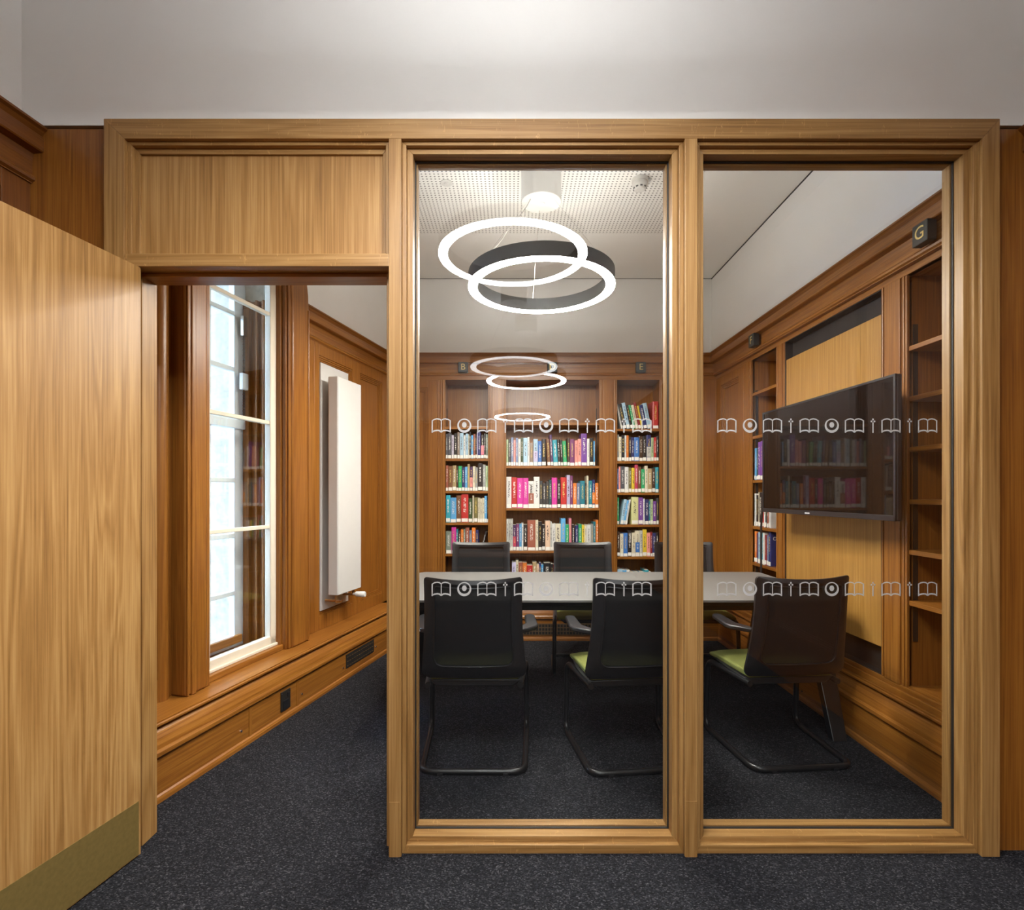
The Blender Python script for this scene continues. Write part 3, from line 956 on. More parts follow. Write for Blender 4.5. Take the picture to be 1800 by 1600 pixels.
shelf_row([('pale grey', 26, S(h=1.08)), ('pale grey', 24, S(h=1.08)), ('pale grey', 24, S(h=1.08)), ('dark purple', 35, S(two='crimson')), ('plum', 35), ('sky blue', 28), ('white', 20), ('black', 45),
           ('red brown', 90, S(h=1.04)), ('cream', 32, S(h=1.04)), ('black', 40), ('black', 38), ('peach', 55, S(h=1.02)), ('pale grey', 20), ('white', 40), ('cream', 60), ('sky blue', 52, S(h=1.10)),
           ('green', 38), ('pink', 30, S(h=1.10)), ('black', 40), ('navy', 38), ('green', 38), ('yellow', 30), ('cream', 25), ('white', 45), ('grey', 30), ('teal', 25), ('orange', 32, S(h=1.05))],
          'D', 'fourth shelf', x0, x1, SH_D[3], 0.265, place_back(x0), gD)
shelf_row([('lavender', 38), ('cream', 25, S(h=1.05)), ('red brown', 40), ('orange', 40, S(two='white')), ('red', 55), ('tan', 40), ('peach', 22), ('navy', 20), ('sky blue', 22), ('black', 70), ('black', 25), ('red', 14)],
          'D', 'fifth shelf', x0 + 0.05, x0 + 0.44, SH_D[4], 0.25, place_back(x0 + 0.05), gD)
x0, x1 = OPEN_B[2][0] + 0.011, OPEN_B[2][1] - 0.011
LE = -0.20
shelf_row([('gap', 40), ('white', 15, S(lean=LE)), ('black', 40, S(lean=LE)), ('pale blue', 35, S(lean=LE)), ('black', 25, S(lean=LE)), ('green', 25, S(lean=LE)), ('cream', 28, S(lean=LE)), ('dark red', 28, S(lean=LE)),
           ('yellow', 20, S(lean=LE)), ('navy', 38, S(lean=LE)), ('pale blue', 40, S(lean=LE)), ('gap', 10), ('red', 56, S(h=1.02))],
          'E', 'top shelf', x0, x1, SH_E[0], 0.245, place_back(x0), gE)
shelf_row([('grey', 22), ('cream', 25), ('black', 30), ('white', 18), ('orange', 25), ('black', 25), ('navy', 28), ('blue', 50), ('dark brown', 35), ('black', 38), ('navy', 45, S(two='pale grey')), ('pale green', 28), ('red', 25), ('charcoal', 22)],
          'E', 'second shelf', x0, x1, SH_E[1], 0.245, place_back(x0), gE)
shelf_row([('blue', 18), ('salmon', 18), ('dark grey', 40), ('white', 40), ('olive', 28), ('yellow', 30), ('crimson', 32, S(h=1.03)), ('brown', 32), ('green', 35), ('cream', 30), ('tan', 40), ('dark brown', 32), ('turquoise', 32)],
          'E', 'third shelf', x0, x1, SH_E[2], 0.245, place_back(x0), gE)
shelf_row([('green', 25, S(h=1.0)), ('gap', 12), ('pale blue', 34, S(lean=0.16, h=0.93)), ('sky blue', 20, S(lean=0.16, h=0.9)), ('white', 20, S(lean=0.16, h=0.93)), ('gap', 46), ('lemon', 75, S(h=1.02)), ('purple', 52, S(h=1.0)), ('white', 18), ('navy', 42), ('teal', 18), ('pale green', 28), ('purple', 35), ('charcoal', 25)],
          'E', 'fourth shelf', x0, x1, SH_E[3], 0.245, place_back(x0), gE)
shelf_row([('dark brown', 32, S(h=0.93)), ('cream', 32, S(h=0.86)), ('blue', 42), ('black', 38, S(note=' titled OPTICS')), ('cream', 36, S(h=0.9)), ('cream', 42, S(two='blue')), ('pale grey', 28), ('yellow', 42, S(h=1.02)), ('salmon', 35), ('dark red', 18), ('navy', 35), ('black', 25)],
          'E', 'fifth shelf', x0, x1, SH_E[4], 0.240, place_back(x0), gE)
shelf_row([('pale blue', 44, S(h=1.0)), ('sky blue', 30, S(h=0.96)), ('white', 26), ('pale blue', 40), ('sky blue', 34), ('pale blue', 36), ('turquoise', 30), ('white', 24)],
          'E', 'bottom shelf', x0, x1 - 0.06, Z0P + 0.006, 0.195, place_back(x0), gE)
# right wall: shelved from the far side towards the viewer
y1 = OPEN_R[0][1] - 0.012
shelf_row([('sky blue', 24), ('dark teal', 20), ('purple', 40, S(h=1.1)), ('purple', 26, S(h=1.12)), ('red', 32, S(h=1.1)), ('navy', 30), ('white', 26)],
          'F', 'third shelf', 0, 0.22, SH_F[2], 0.26, place_right(y1), gF, side='far end')
shelf_row([('white', 20), ('black', 32), ('cream', 22), ('black', 50), ('red', 16), ('white', 28), ('charcoal', 24), ('red brown', 22), ('white', 30)],
          'F', 'fourth shelf', 0, 0.25, SH_F[3], 0.27, place_right(y1), gF, side='far end')
fbk = shelf_row([('orange', 34), ('dark purple', 12), ('pale blue', 38), ('green', 20), ('turquoise', 22), ('white', 22), ('dark red', 26), ('slate blue', 22), ('navy', 34, S(h=1.0, d=0.19, note=' titled Organic'))],
                'F', 'fifth shelf', 0, 0.25, SH_F[4], 0.25, place_right(y1), gF, side='far end')

# printed titles that can be read
for o in list(D.objects):
    lb = o.get('label', '')
    if 'titled JAVA' in lb or 'titled OPTICS' in lb:
        java = 'JAVA' in lb
        h = max(v.co.z for v in o.data.vertices)
        mt = Matrix(((0, 1, 0, 0), (0, 0, -1, -0.0006), (-1, 0, 0, h * 0.72), (0, 0, 0, 1)))
        text('JAVA' if java else 'OPTICS', 0.040 if java else 0.026, 'titleink' if java else 'titlepale', o, mt, 'title')
    if 'titled Organic' in lb:
        hw = max(v.co.x for v in o.data.vertices)
        h = max(v.co.z for v in o.data.vertices)
        mt = Matrix(((0, 0, 1, hw + 0.0004), (1, 0, 0, 0.075), (0, 1, 0, h * 0.80), (0, 0, 0, 1)))
        text('Organic', 0.036, 'titlepale', o, mt, 'title')
# pamphlet lying on the top shelf of B
pm = obj('pamphlet', B(0, 0.19, 0, 0.17, 0, 0.004), 'label')
pm.location = (OPEN_B[0][0] + 0.205, YB + 0.03, SH_B[0] + 0.0006)
tag(pm, 'thin white pamphlet lying flat on the top shelf of bookcase B', 'pamphlet')

# ------------------------------------------------------------------ letter plaques
def plaque(ch, loc, rz):
    root = empty('letter_plaque', loc, rz)
    tag(root, f'small black block with a gold letter {ch} on the cornice', 'letter plaque', 'bookcase letter plaques')
    obj('block', B(-0.043, 0.043, -0.022, 0.020, -0.046, 0.046), 'plaque', root, 0.004)
    mt = Matrix(((1, 0, 0, 0), (0, 0, -1, -0.0228), (0, 1, 0, 0), (0, 0, 0, 1)))
    text(ch, 0.078, 'gold', root, mt, 'letter')


for ch, x in (('B', -0.437), ('D', 0.360), ('E', 1.152)):
    plaque(ch, (x, 4.742, 2.42), 0)
plaque('F', (1.783, 3.90, 2.42), -PI / 2)
plaque('G', (1.783, 2.287, 2.42), -PI / 2)

# ------------------------------------------------------------------ window wall on the left (local x = into the room, local y = along the wall)
wl = empty('wall_left', LP, LA)
struct(wl, 'oak panelled window wall on the left with white plaster above')
U0, U1 = 2.03, 5.05
for nm, pf in (('skirting_bead', bead), ('skirting_moulding', torus), ('skirting_cove', cove), ('ledge_nosing', nose)):
    obj(nm, MB().prism(pf, 'y', U0, U1), 'old_y', wl)
J1, J2 = 2.813, 3.217       # vertical joints between skirting boards
for (a, b_) in ((U0, J1 - 0.001), (J1 + 0.001, J2 - 0.001), (J2 + 0.001, U1)):
    obj('skirting_board', B(-0.03, -0.012, a, b_, 0.03, 0.184), 'old_y', wl)
for u in (J1, J2):
    obj('cover_strip', B(-0.014, -0.0095, u - 0.002, u + 0.020, 0.032, 0.184), 'old_z', wl)


def cap(u, z, n0=-0.012, n1=-0.008, r=0.006):
    obj('screw_cap', MB().prism([(u + r * math.cos(2 * PI * k / 12), z + r * math.sin(2 * PI * k / 12)) for k in range(12)], 'x', n0, n1), 'steel', wl)


for u, z in ((2.755, 0.085), (3.265, 0.085), (3.735, 0.090), (4.215, 0.100)):
    cap(u, z)
obj('ledge', B(-0.215, -0.10, U0, U1, 0.29, 0.330), 'old_y', wl)
sp = lambda a0, a1, d0, d1, z0, z1: B(-0.215 + d0, -0.215 + d1, a0, a1, z0, z1)
# window surround limits along the wall
A0, A1, A2, A3 = 2.533, 2.705, 3.311, 3.525     # outer near, inner near, inner far, outer far
AN = -0.132                                      # face of the surround
obj('near_panel', B(-0.25, -0.215, U0, A0 + 0.01, 0.33, 2.36), 'old_z', wl)
obj('half_round', MB().cyl((-0.232, 2.484), 0.040, 0.33, 2.36, 20), 'old_z', wl, 0, True)
obj('corner_board', B(-0.235, -0.200, 2.395, 2.440, 0.33, 2.36), 'old_z', wl, 0.004)
obj('plinth_block', B(-0.235, -0.192, U0, 2.440, 0.33, 0.44), 'old_z', wl, 0.003)
# far panelling: stile | radiator panel | stile | narrow panel | stile
zA, zB = 0.33, 2.36
obj('stile', sp(A3 - 0.01, 3.707, -0.03, 0.0, zA, zB), 'old_z', wl, 0.0015)
sunk_panel(wl, sp, 3.707, 4.283, zA, zB, 'old_z', 0.059, (0.098, 0.091))
sunk_panel(wl, sp, 4.283, 4.798, zA, zB, 'old_z', 0.059, (0.085, 0.091))
obj('stile', sp(4.798, 5.05, -0.03, 0.0, zA, zB), 'old_z', wl, 0.0015)
bbd = obj('backing_board', sp(3.792, 4.168, -0.04, -0.004, 0.46, 2.224), 'white', wl, 0.001)
bbd['label'] = 'white painted board behind the radiator'
for (a, b_) in ((U0, A0 - 0.002), (A3 + 0.002, U1)):
    obj('cornice', MB().prism([(-0.222 + p[0], p[1]) for p in cornice_profile(0.066)], 'y', a, b_), 'old_y', wl)

# arch of the surround
ZS, RISE = 2.49, 0.42


def arch(u, ua, ub, rise):
    c, h = (ua + ub) / 2, (ub - ua) / 2
    t_ = max(0.0, 1 - ((u - c) / h) ** 2)
    return ZS + rise * (t_ ** 0.42)


NA = 24
cc, hh = (A1 + A2) / 2, (A2 - A1) / 2
us_in = [cc - hh * math.cos(PI * k / NA) for k in range(NA + 1)]


def arch_path(ua, ub, rise, z0):
    c, h = (ua + ub) / 2, (ub - ua) / 2
    pts = [(ua, z0)]
    for k in range(NA + 1):
        u = c - h * math.cos(PI * k / NA)
        pts.append((u, arch(u, ua, ub, rise)))
    pts.append((ub, z0))
    return pts


def arch_band(ua, ub, rise, va, vb, rise2, n0, n1, z0, name, mat, bevel=0.003):
    """band between outer path (ua..ub) and inner path (va..vb), from n0 to n1"""
    po, pi_ = arch_path(ua, ub, rise, z0), arch_path(va, vb, rise2, z0)
    n = len(po)
    vs = []
    for (a, c) in zip(po, pi_):
        vs += [(n0, a[0], a[1]), (n1, a[0], a[1]), (n1, c[0], c[1]), (n0, c[0], c[1])]
    fs = []
    for i in range(n - 1):
        for q in range(4):
            fs.append((i * 4 + q, (i + 1) * 4 + q, (i + 1) * 4 + (q + 1) % 4, i * 4 + (q + 1) % 4))
    fs.append((0, 1, 2, 3)); fs.append(((n - 1) * 4, (n - 1) * 4 + 3, (n - 1) * 4 + 2, (n - 1) * 4 + 1))
    return obj(name, MB().add(vs, fs), mat, None, bevel, True)


win = empty('window_1', LP, LA)
struct(win, 'tall arched sash window with oak surround and cream framed secondary glazing')


def wpart(o, label=None):
    o.parent = win
    if label: o['label'] = label
    return o


wpart(arch_band(A0, A3, RISE + 0.10, A1 - 0.035, A2 + 0.035, RISE + 0.03, -0.25, AN, 0.33, 'surround', 'old_z', 0.012))
wpart(arch_band(A1 - 0.035, A2 + 0.035, RISE + 0.03, A1 - 0.012, A2 + 0.012, RISE + 0.01, -0.25, AN - 0.010, 0.33, 'surround_moulding', 'old_z', 0.004))
wpart(arch_band(A1 - 0.012, A2 + 0.012, RISE + 0.01, A1, A2, RISE, -0.25, AN - 0.022, 0.33, 'surround_moulding', 'old_z', 0.003))
wpart(arch_band(A1 - 0.004, A2 + 0.004, RISE, A1 + 0.012, A2 - 0.012, RISE - 0.012, -0.50, AN - 0.050, 0.33, 'reveal_lining', 'old_z', 0.002))
for (ua, ub) in ((A0 + 0.006, A0 + 0.018), (A0 + 0.032, A0 + 0.060), (A3 - 0.018, A3 - 0.006)):
    wpart(obj('surround_bead', B(AN - 0.02, AN + 0.007, ua, ub, 0.33, ZS), 'old_z', None, 0.005))
# sub-sill and secondary glazing
G0, G1 = A1 + 0.012, A2 - 0.012
wpart(obj('sill_board', B(-0.45, -0.170, A1, A2, 0.33, 0.362), 'old_y', None, 0.004))
wpart(arch_band(G0, G1, RISE - 0.012, G0 + 0.055, G1 - 0.055, RISE - 0.07, -0.250, -0.211, 0.362, 'secondary_frame', 'cream', 0.004), 'cream painted secondary glazing frame')
wpart(obj('secondary_rail', B(-0.250, -0.211, G0, G1, 0.362, 0.424), 'cream', None, 0.004))
wpart(obj('secondary_sill', B(-0.225, -0.200, G0, G1, 0.362, 0.378), 'cream', None, 0.003))
for z in (2.385, 1.725, 1.092):
    wpart(obj('secondary_bar', B(-0.246, -0.218, G0 + 0.03, G1 - 0.03, z - 0.011, z + 0.011), 'cream', None, 0.003))
wpart(obj('secondary_pane', B(-0.236, -0.232, G0 + 0.05, G1 - 0.05, 0.42, ZS + RISE - 0.1), 'winglass', None))
# timber edge rail lying between the two windows
wpart(obj('sash_cill', B(-0.395, -0.370, G0, G1 - 0.10, 0.40, 0.445), 'old_y', None, 0.002))
# outer sash
SN0, SN1 = -0.470, -0.428
wpart(arch_band(G0, G1, RISE - 0.012, G0 + 0.095, G1 - 0.095, RISE - 0.10, SN0, SN1, 0.36, 'sash_frame', 'sash', 0.004), 'white painted outer sash window')
wpart(obj('sash_rail', B(SN0, SN1, G0, G1, 0.36, 0.43), 'sash', None, 0.004))
wpart(obj('meeting_rail', B(SN0, SN1 + 0.02, G0, G1, 1.690, 1.745), 'sash', None, 0.004))
for z in (0.687, 1.038, 1.375, 2.05, 2.39):
    wpart(obj('glazing_bar', B(SN0 + 0.006, SN1 - 0.002, G0 + 0.06, G1 - 0.06, z - 0.014, z + 0.014), 'sash', None, 0.004))
for u in ((G0 + G1) / 2,):
    wpart(obj('glazing_bar', B(SN0 + 0.006, SN1 - 0.002, u - 0.012, u + 0.012, 0.40, ZS + 0.30), 'sash', None, 0.004))
wpart(obj('sash_pane', B(-0.452, -0.448, G0 + 0.06, G1 - 0.06, 0.40, ZS + RISE - 0.13), 'winglass', None))
# lined jamb strips between the windows, chain opener
for (n0, n1, t_) in ((-0.300, -0.285, 0.020), (-0.345, -0.330, 0.024), (-0.425, -0.385, 0.030)):
    wpart(obj('jamb_strip', B(n0, n1, G1 - t_, G1, 0.362, 2.49), 'old_z', None, 0.003))
wpart(obj('opener_box', B(-0.405, -0.380, G1 - 0.085, G1 - 0.035, 1.93, 2.03), 'sash', None, 0.003), 'white chain opener box')
wpart(obj('opener_bracket', B(-0.405, -0.385, G1 - 0.075, G1 - 0.040, 2.26, 2.38), 'steel', None, 0.002))
mb = MB()
zc = 2.26
k = 0
while zc > 1.78:
    if not (1.93 < zc < 2.03):
        r_ = 0.009
        pts = []
        for q in range(8):
            a = 2 * PI * q / 8
            dx, dz = 0.007 * math.cos(a), 0.012 * math.sin(a)
            pts.append((-0.395 + (dx if k % 2 else 0), G1 - 0.058 + (0 if k % 2 else dx), zc + dz))
        mb.tube(pts, 0.0024, 5, True)
    zc -= 0.017
    k += 1
wpart(obj('opener_chain', mb, 'blackmetal', None))

# masonry and plaster of the left wall with the opening cut out
WA, WB_ = A1 - 0.02, A2 + 0.02
obj('masonry', B(-0.98, -0.47, 1.0, G0 + 0.05, -1.0, ZCEIL), 'stone', wl)
obj('masonry', B(-0.98, -0.47, G1 - 0.08, 5.6, -1.0, ZCEIL), 'stone', wl)
obj('masonry', B(-0.98, -0.47, G0 + 0.05, G1 - 0.08, -1.0, 0.36), 'stone', wl)
obj('wall_core', B(-0.47, -0.255, 1.6, A1 - 0.03, 0, ZCEIL), 'void', wl)
obj('wall_core', B(-0.47, -0.255, A2 + 0.03, 5.3, 0, ZCEIL), 'void', wl)
obj('wall_core', B(-0.47, -0.255, A1 - 0.03, A2 + 0.03, 0, 0.33), 'void', wl)
obj('plaster', B(-0.27, -0.195, U0, A0 + 0.05, 2.46, ZCEIL), 'plaster', wl)
obj('plaster', B(-0.27, -0.195, A3 - 0.02, 5.2, 2.46, ZCEIL), 'plaster', wl)


def above(ua, ub, rise, n0, n1, mat, name):
    po = arch_path(ua, ub, rise, ZS)
    po = po[1:-1]
    vs, fs = [], []
    for p in po:
        vs += [(n0, p[0], p[1]), (n1, p[0], p[1]), (n1, p[0], ZCEIL), (n0, p[0], ZCEIL)]
    n = len(po)
    for i in range(n - 1):
        for q in range(4):
            fs.append((i * 4 + q, (i + 1) * 4 + q, (i + 1) * 4 + (q + 1) % 4, i * 4 + (q + 1) % 4))
    obj(name, MB().add(vs, fs), mat, wl)


above(A0 + 0.02, A3 - 0.01, RISE + 0.08, -0.27, -0.195, 'plaster', 'plaster')
above(G0, G1, RISE - 0.02, -0.98, -0.255, 'stone', 'masonry')

# radiator
RU0, RU1 = 3.790, 4.118
rad = empty('radiator', LP, LA)
tag(rad, 'tall slim white vertical radiator mounted beside the window', 'radiator')
obj('radiator_body', B(-0.160, -0.084, RU0, RU1, 0.575, 2.12), 'white', rad, 0.006)
obj('front_plate', B(-0.084, -0.0815, RU0 + 0.004, RU1 - 0.004, 0.579, 2.116), 'white', rad, 0.002)
for z in (0.85, 1.85):
    obj('bracket', B(-0.217, -0.160, RU0 + 0.10, RU0 + 0.14, z, z + 0.05), 'steel', rad)
obj('pipe', MB().tube([(-0.205, RU0 + 0.04, 0.53), (-0.125, RU0 + 0.04, 0.53), (-0.12, RU0 + 0.04, 0.545), (-0.12, RU0 + 0.04, 0.58)], 0.009, 10), 'copper', rad, 0, True)
obj('pipe', MB().tube([(-0.205, RU1 - 0.05, 0.53), (-0.125, RU1 - 0.05, 0.53), (-0.12, RU1 - 0.05, 0.545), (-0.12, RU1 - 0.05, 0.58)], 0.009, 10), 'copper', rad, 0, True)
obj('lockshield_valve', MB().tube([(-0.12, RU0 + 0.04, 0.53), (-0.075, RU0 + 0.04, 0.53)], [0.014, 0.011], 12), 'steel', rad, 0, True)
obj('valve_head', MB().tube([(-0.12, RU1 - 0.05, 0.535), (-0.10, RU1 - 0.05, 0.535), (-0.095, RU1 - 0.05, 0.535), (-0.03, RU1 - 0.05, 0.535), (-0.022, RU1 - 0.05, 0.535)],
                              [0.010, 0.010, 0.020, 0.023, 0.018], 16), 'white', rad, 0, True)

# skirting fittings
so = empty('socket_outlet', LP, LA)
tag(so, 'dark metal wall socket set in the left skirting board', 'socket')
obj('face_plate', B(-0.012, -0.006, 3.065, 3.150, 0.055, 0.165), 'grille', so, 0.002)
obj('rocker', B(-0.006, -0.003, 3.120, 3.140, 0.125, 0.148), 'black', so, 0.001)
obj('socket_face', B(-0.0075, -0.0045, 3.080, 3.132, 0.065, 0.112), 'black', so, 0.001)
for u in (3.072, 3.143):
    obj('screw', B(-0.006, -0.0045, u - 0.003, u + 0.003, 0.150, 0.156), 'steel', so)
vg = empty('vent_grille', LP, LA)
tag(vg, 'black slotted vent grille set in the left skirting board below the radiator', 'vent')
obj('backing', B(-0.013, -0.009, 3.773, 4.184, 0.072, 0.168), 'grille', vg)
for j in range(3):
    for k in range(12):
        u = 3.786 + k * 0.0330
        obj('louvre', B(-0.010, -0.0080, u, u + 0.016, 0.085 + j * 0.030, 0.089 + j * 0.030), 'bronze', vg)

# ------------------------------------------------------------------ television
TV0, TV1 = Vector((1.700, 2.343, 0)), Vector((1.662, 3.506, 0))
tdir = (TV0 - TV1).normalized()
tv = empty('television', ((TV0.x + TV1.x) / 2, (TV0.y + TV1.y) / 2, 1.50), math.atan2(tdir.y, tdir.x))
tag(tv, 'large black flat screen television mounted on the oak panel', 'television')
hw, hh_ = (TV0 - TV1).length / 2, 0.328
# local x: towards the viewer along the wall; local y: away from the room? (checked below)
obj('casing', B(-hw, hw, 0.004, 0.030, -hh_, hh_), 'black', tv, 0.006)
obj('screen', B(-hw + 0.012, hw - 0.012, -0.0005, 0.006, -hh_ + 0.026, hh_ - 0.012), 'screen', tv)
for (x0, x1, z0, z1) in ((-hw, hw, hh_ - 0.012, hh_), (-hw, hw, -hh_, -hh_ + 0.026), (-hw, -hw + 0.012, -hh_, hh_), (hw - 0.012, hw, -hh_, hh_)):
    obj('bezel', B(x0, x1, -0.004, 0.006, z0, z1), 'black', tv, 0.002)
obj('maker_mark', B(-0.10, -0.055, -0.0046, -0.0035, -hh_ + 0.008, -hh_ + 0.015), 'silver', tv)
obj('rear_housing', B(-hw * 0.7, hw * 0.7, 0.028, 0.070, -hh_ * 0.75, hh_ * 0.6), 'black', tv, 0.01)
obj('wall_mount', B(-0.25, 0.25, 0.068, 0.185, -0.20, 0.20), 'blackmetal', tv, 0.004)
cb = obj('power_cable', MB().tube([(1.775, 3.42, 1.33), (1.785, 3.55, 1.27), (1.800, 3.74, 1.22), (1.812, 3.83, 1.16), (1.813, 3.85, 1.05), (1.813, 3.85, 0.72), (1.813, 3.85, 0.345)], 0.0075, 8), 'black', None, 0, True)
tag(cb, 'black cable hanging straight down from the television', 'cable')

# ------------------------------------------------------------------ table
tb = empty('meeting_table', (0.555, 3.30, 0))
tag(tb, 'long meeting table with pale grey top and black angled legs', 'table')
TL, TD = 1.215, 0.50


def rrect(a, b_, ch):
    return [(-a + ch, -b_), (a - ch, -b_), (a, -b_ + ch), (a, b_ - ch), (a - ch, b_), (-a + ch, b_), (-a, b_ - ch), (-a, -b_ + ch)]


obj('table_top', MB().prism(rrect(TL, TD, 0.035), 'z', 0.717, 0.730), 'table', tb, 0.002)
obj('top_underside', MB().quadprism([(p[0], p[1], 0.690) for p in rrect(TL - 0.045, TD - 0.045, 0.02)], [(p[0], p[1], 0.717) for p in rrect(TL - 0.004, TD - 0.004, 0.034)]), 'black', tb)
obj('beam', B(-TL + 0.15, TL - 0.15, -0.34, -0.28, 0.640, 0.690), 'blackmetal', tb, 0.003)
obj('beam', B(-TL + 0.15, TL - 0.15, 0.28, 0.34, 0.640, 0.690), 'blackmetal', tb, 0.003)
for sx in (-1, 1):
    xo = sx * (TL - 0.05)
    obj('cross_beam', B(xo - 0.035, xo + 0.035, -0.32, 0.32, 0.650, 0.690), 'blackmetal', tb, 0.003)
    for sy in (-1, 1):
        ya, yb_ = sy * 0.27, sy * 0.52
        obj('leg', MB().quadprism([(xo - 0.045, yb_ - 0.022, 0), (xo + 0.03, yb_ - 0.022, 0), (xo + 0.03, yb_ + 0.022, 0), (xo - 0.045, yb_ + 0.022, 0)],
                                  [(xo - 0.06, ya - 0.03, 0.66), (xo + 0.05, ya - 0.03, 0.66), (xo + 0.05, ya + 0.03, 0.66), (xo - 0.06, ya + 0.03, 0.66)]), 'blackmetal', tb, 0.004)


# ------------------------------------------------------------------ chairs
def back_pt(s, t_):
    """backrest surface: s -1..1 across, t 0 (bottom) .. 1 (top); chair faces +y"""
    wdt = 0.252 + (0.228 - 0.252) * t_ + 0.010 * math.sin(PI * t_) * -1
    z = 0.425 + 0.487 * t_
    if t_ < 0.06:
        z += 0.10 * (0.06 - t_) * 0.485
    y = -0.150 - 0.075 * t_ - 0.03 * math.sin(PI * min(1, t_ * 1.1)) * 0.4
    if t_ < 0.06:
        y += 0.55 * (0.06 - t_) ** 1.5
    y -= 0.050 * (1 - s * s) * (0.35 + 0.65 * t_)
    return Vector((s * wdt, y, z - 0.012 * (1 - s * s) * t_))


def rr_path(s0, s1, t0, t1, rs, rt, n=7, bottom_only=False):
    pts = []
    for (cs, ct, a0, on) in ((s1 - rs, t0 + rt, -PI / 2, True), (s1 - rs, t1 - rt, 0, False), (s0 + rs, t1 - rt, PI / 2, False), (s0 + rs, t0 + rt, PI, True)):
        k_ = 1.0 if on else 0.35
        c_s = (s1 - rs * k_) if cs > 0 else (s0 + rs * k_)
        c_t = (t0 + rt * k_) if ct < 0.5 * (t0 + t1) else (t1 - rt * k_)
        for q in range(n):
            a = a0 + PI / 2 * q / (n - 1)
            pts.append((c_s + rs * k_ * math.cos(a), c_t + rt * k_ * math.sin(a)))
    # subdivide long edges
    out = []
    m_ = len(pts)
    for i in range(m_):
        p, q = pts[i], pts[(i + 1) % m_]
        out.append(p)
        d = math.hypot(q[0] - p[0], q[1] - p[1])
        if d > 0.3:
            for j in range(1, 6):
                out.append((p[0] + (q[0] - p[0]) * j / 6, p[1] + (q[1] - p[1]) * j / 6))
    return out


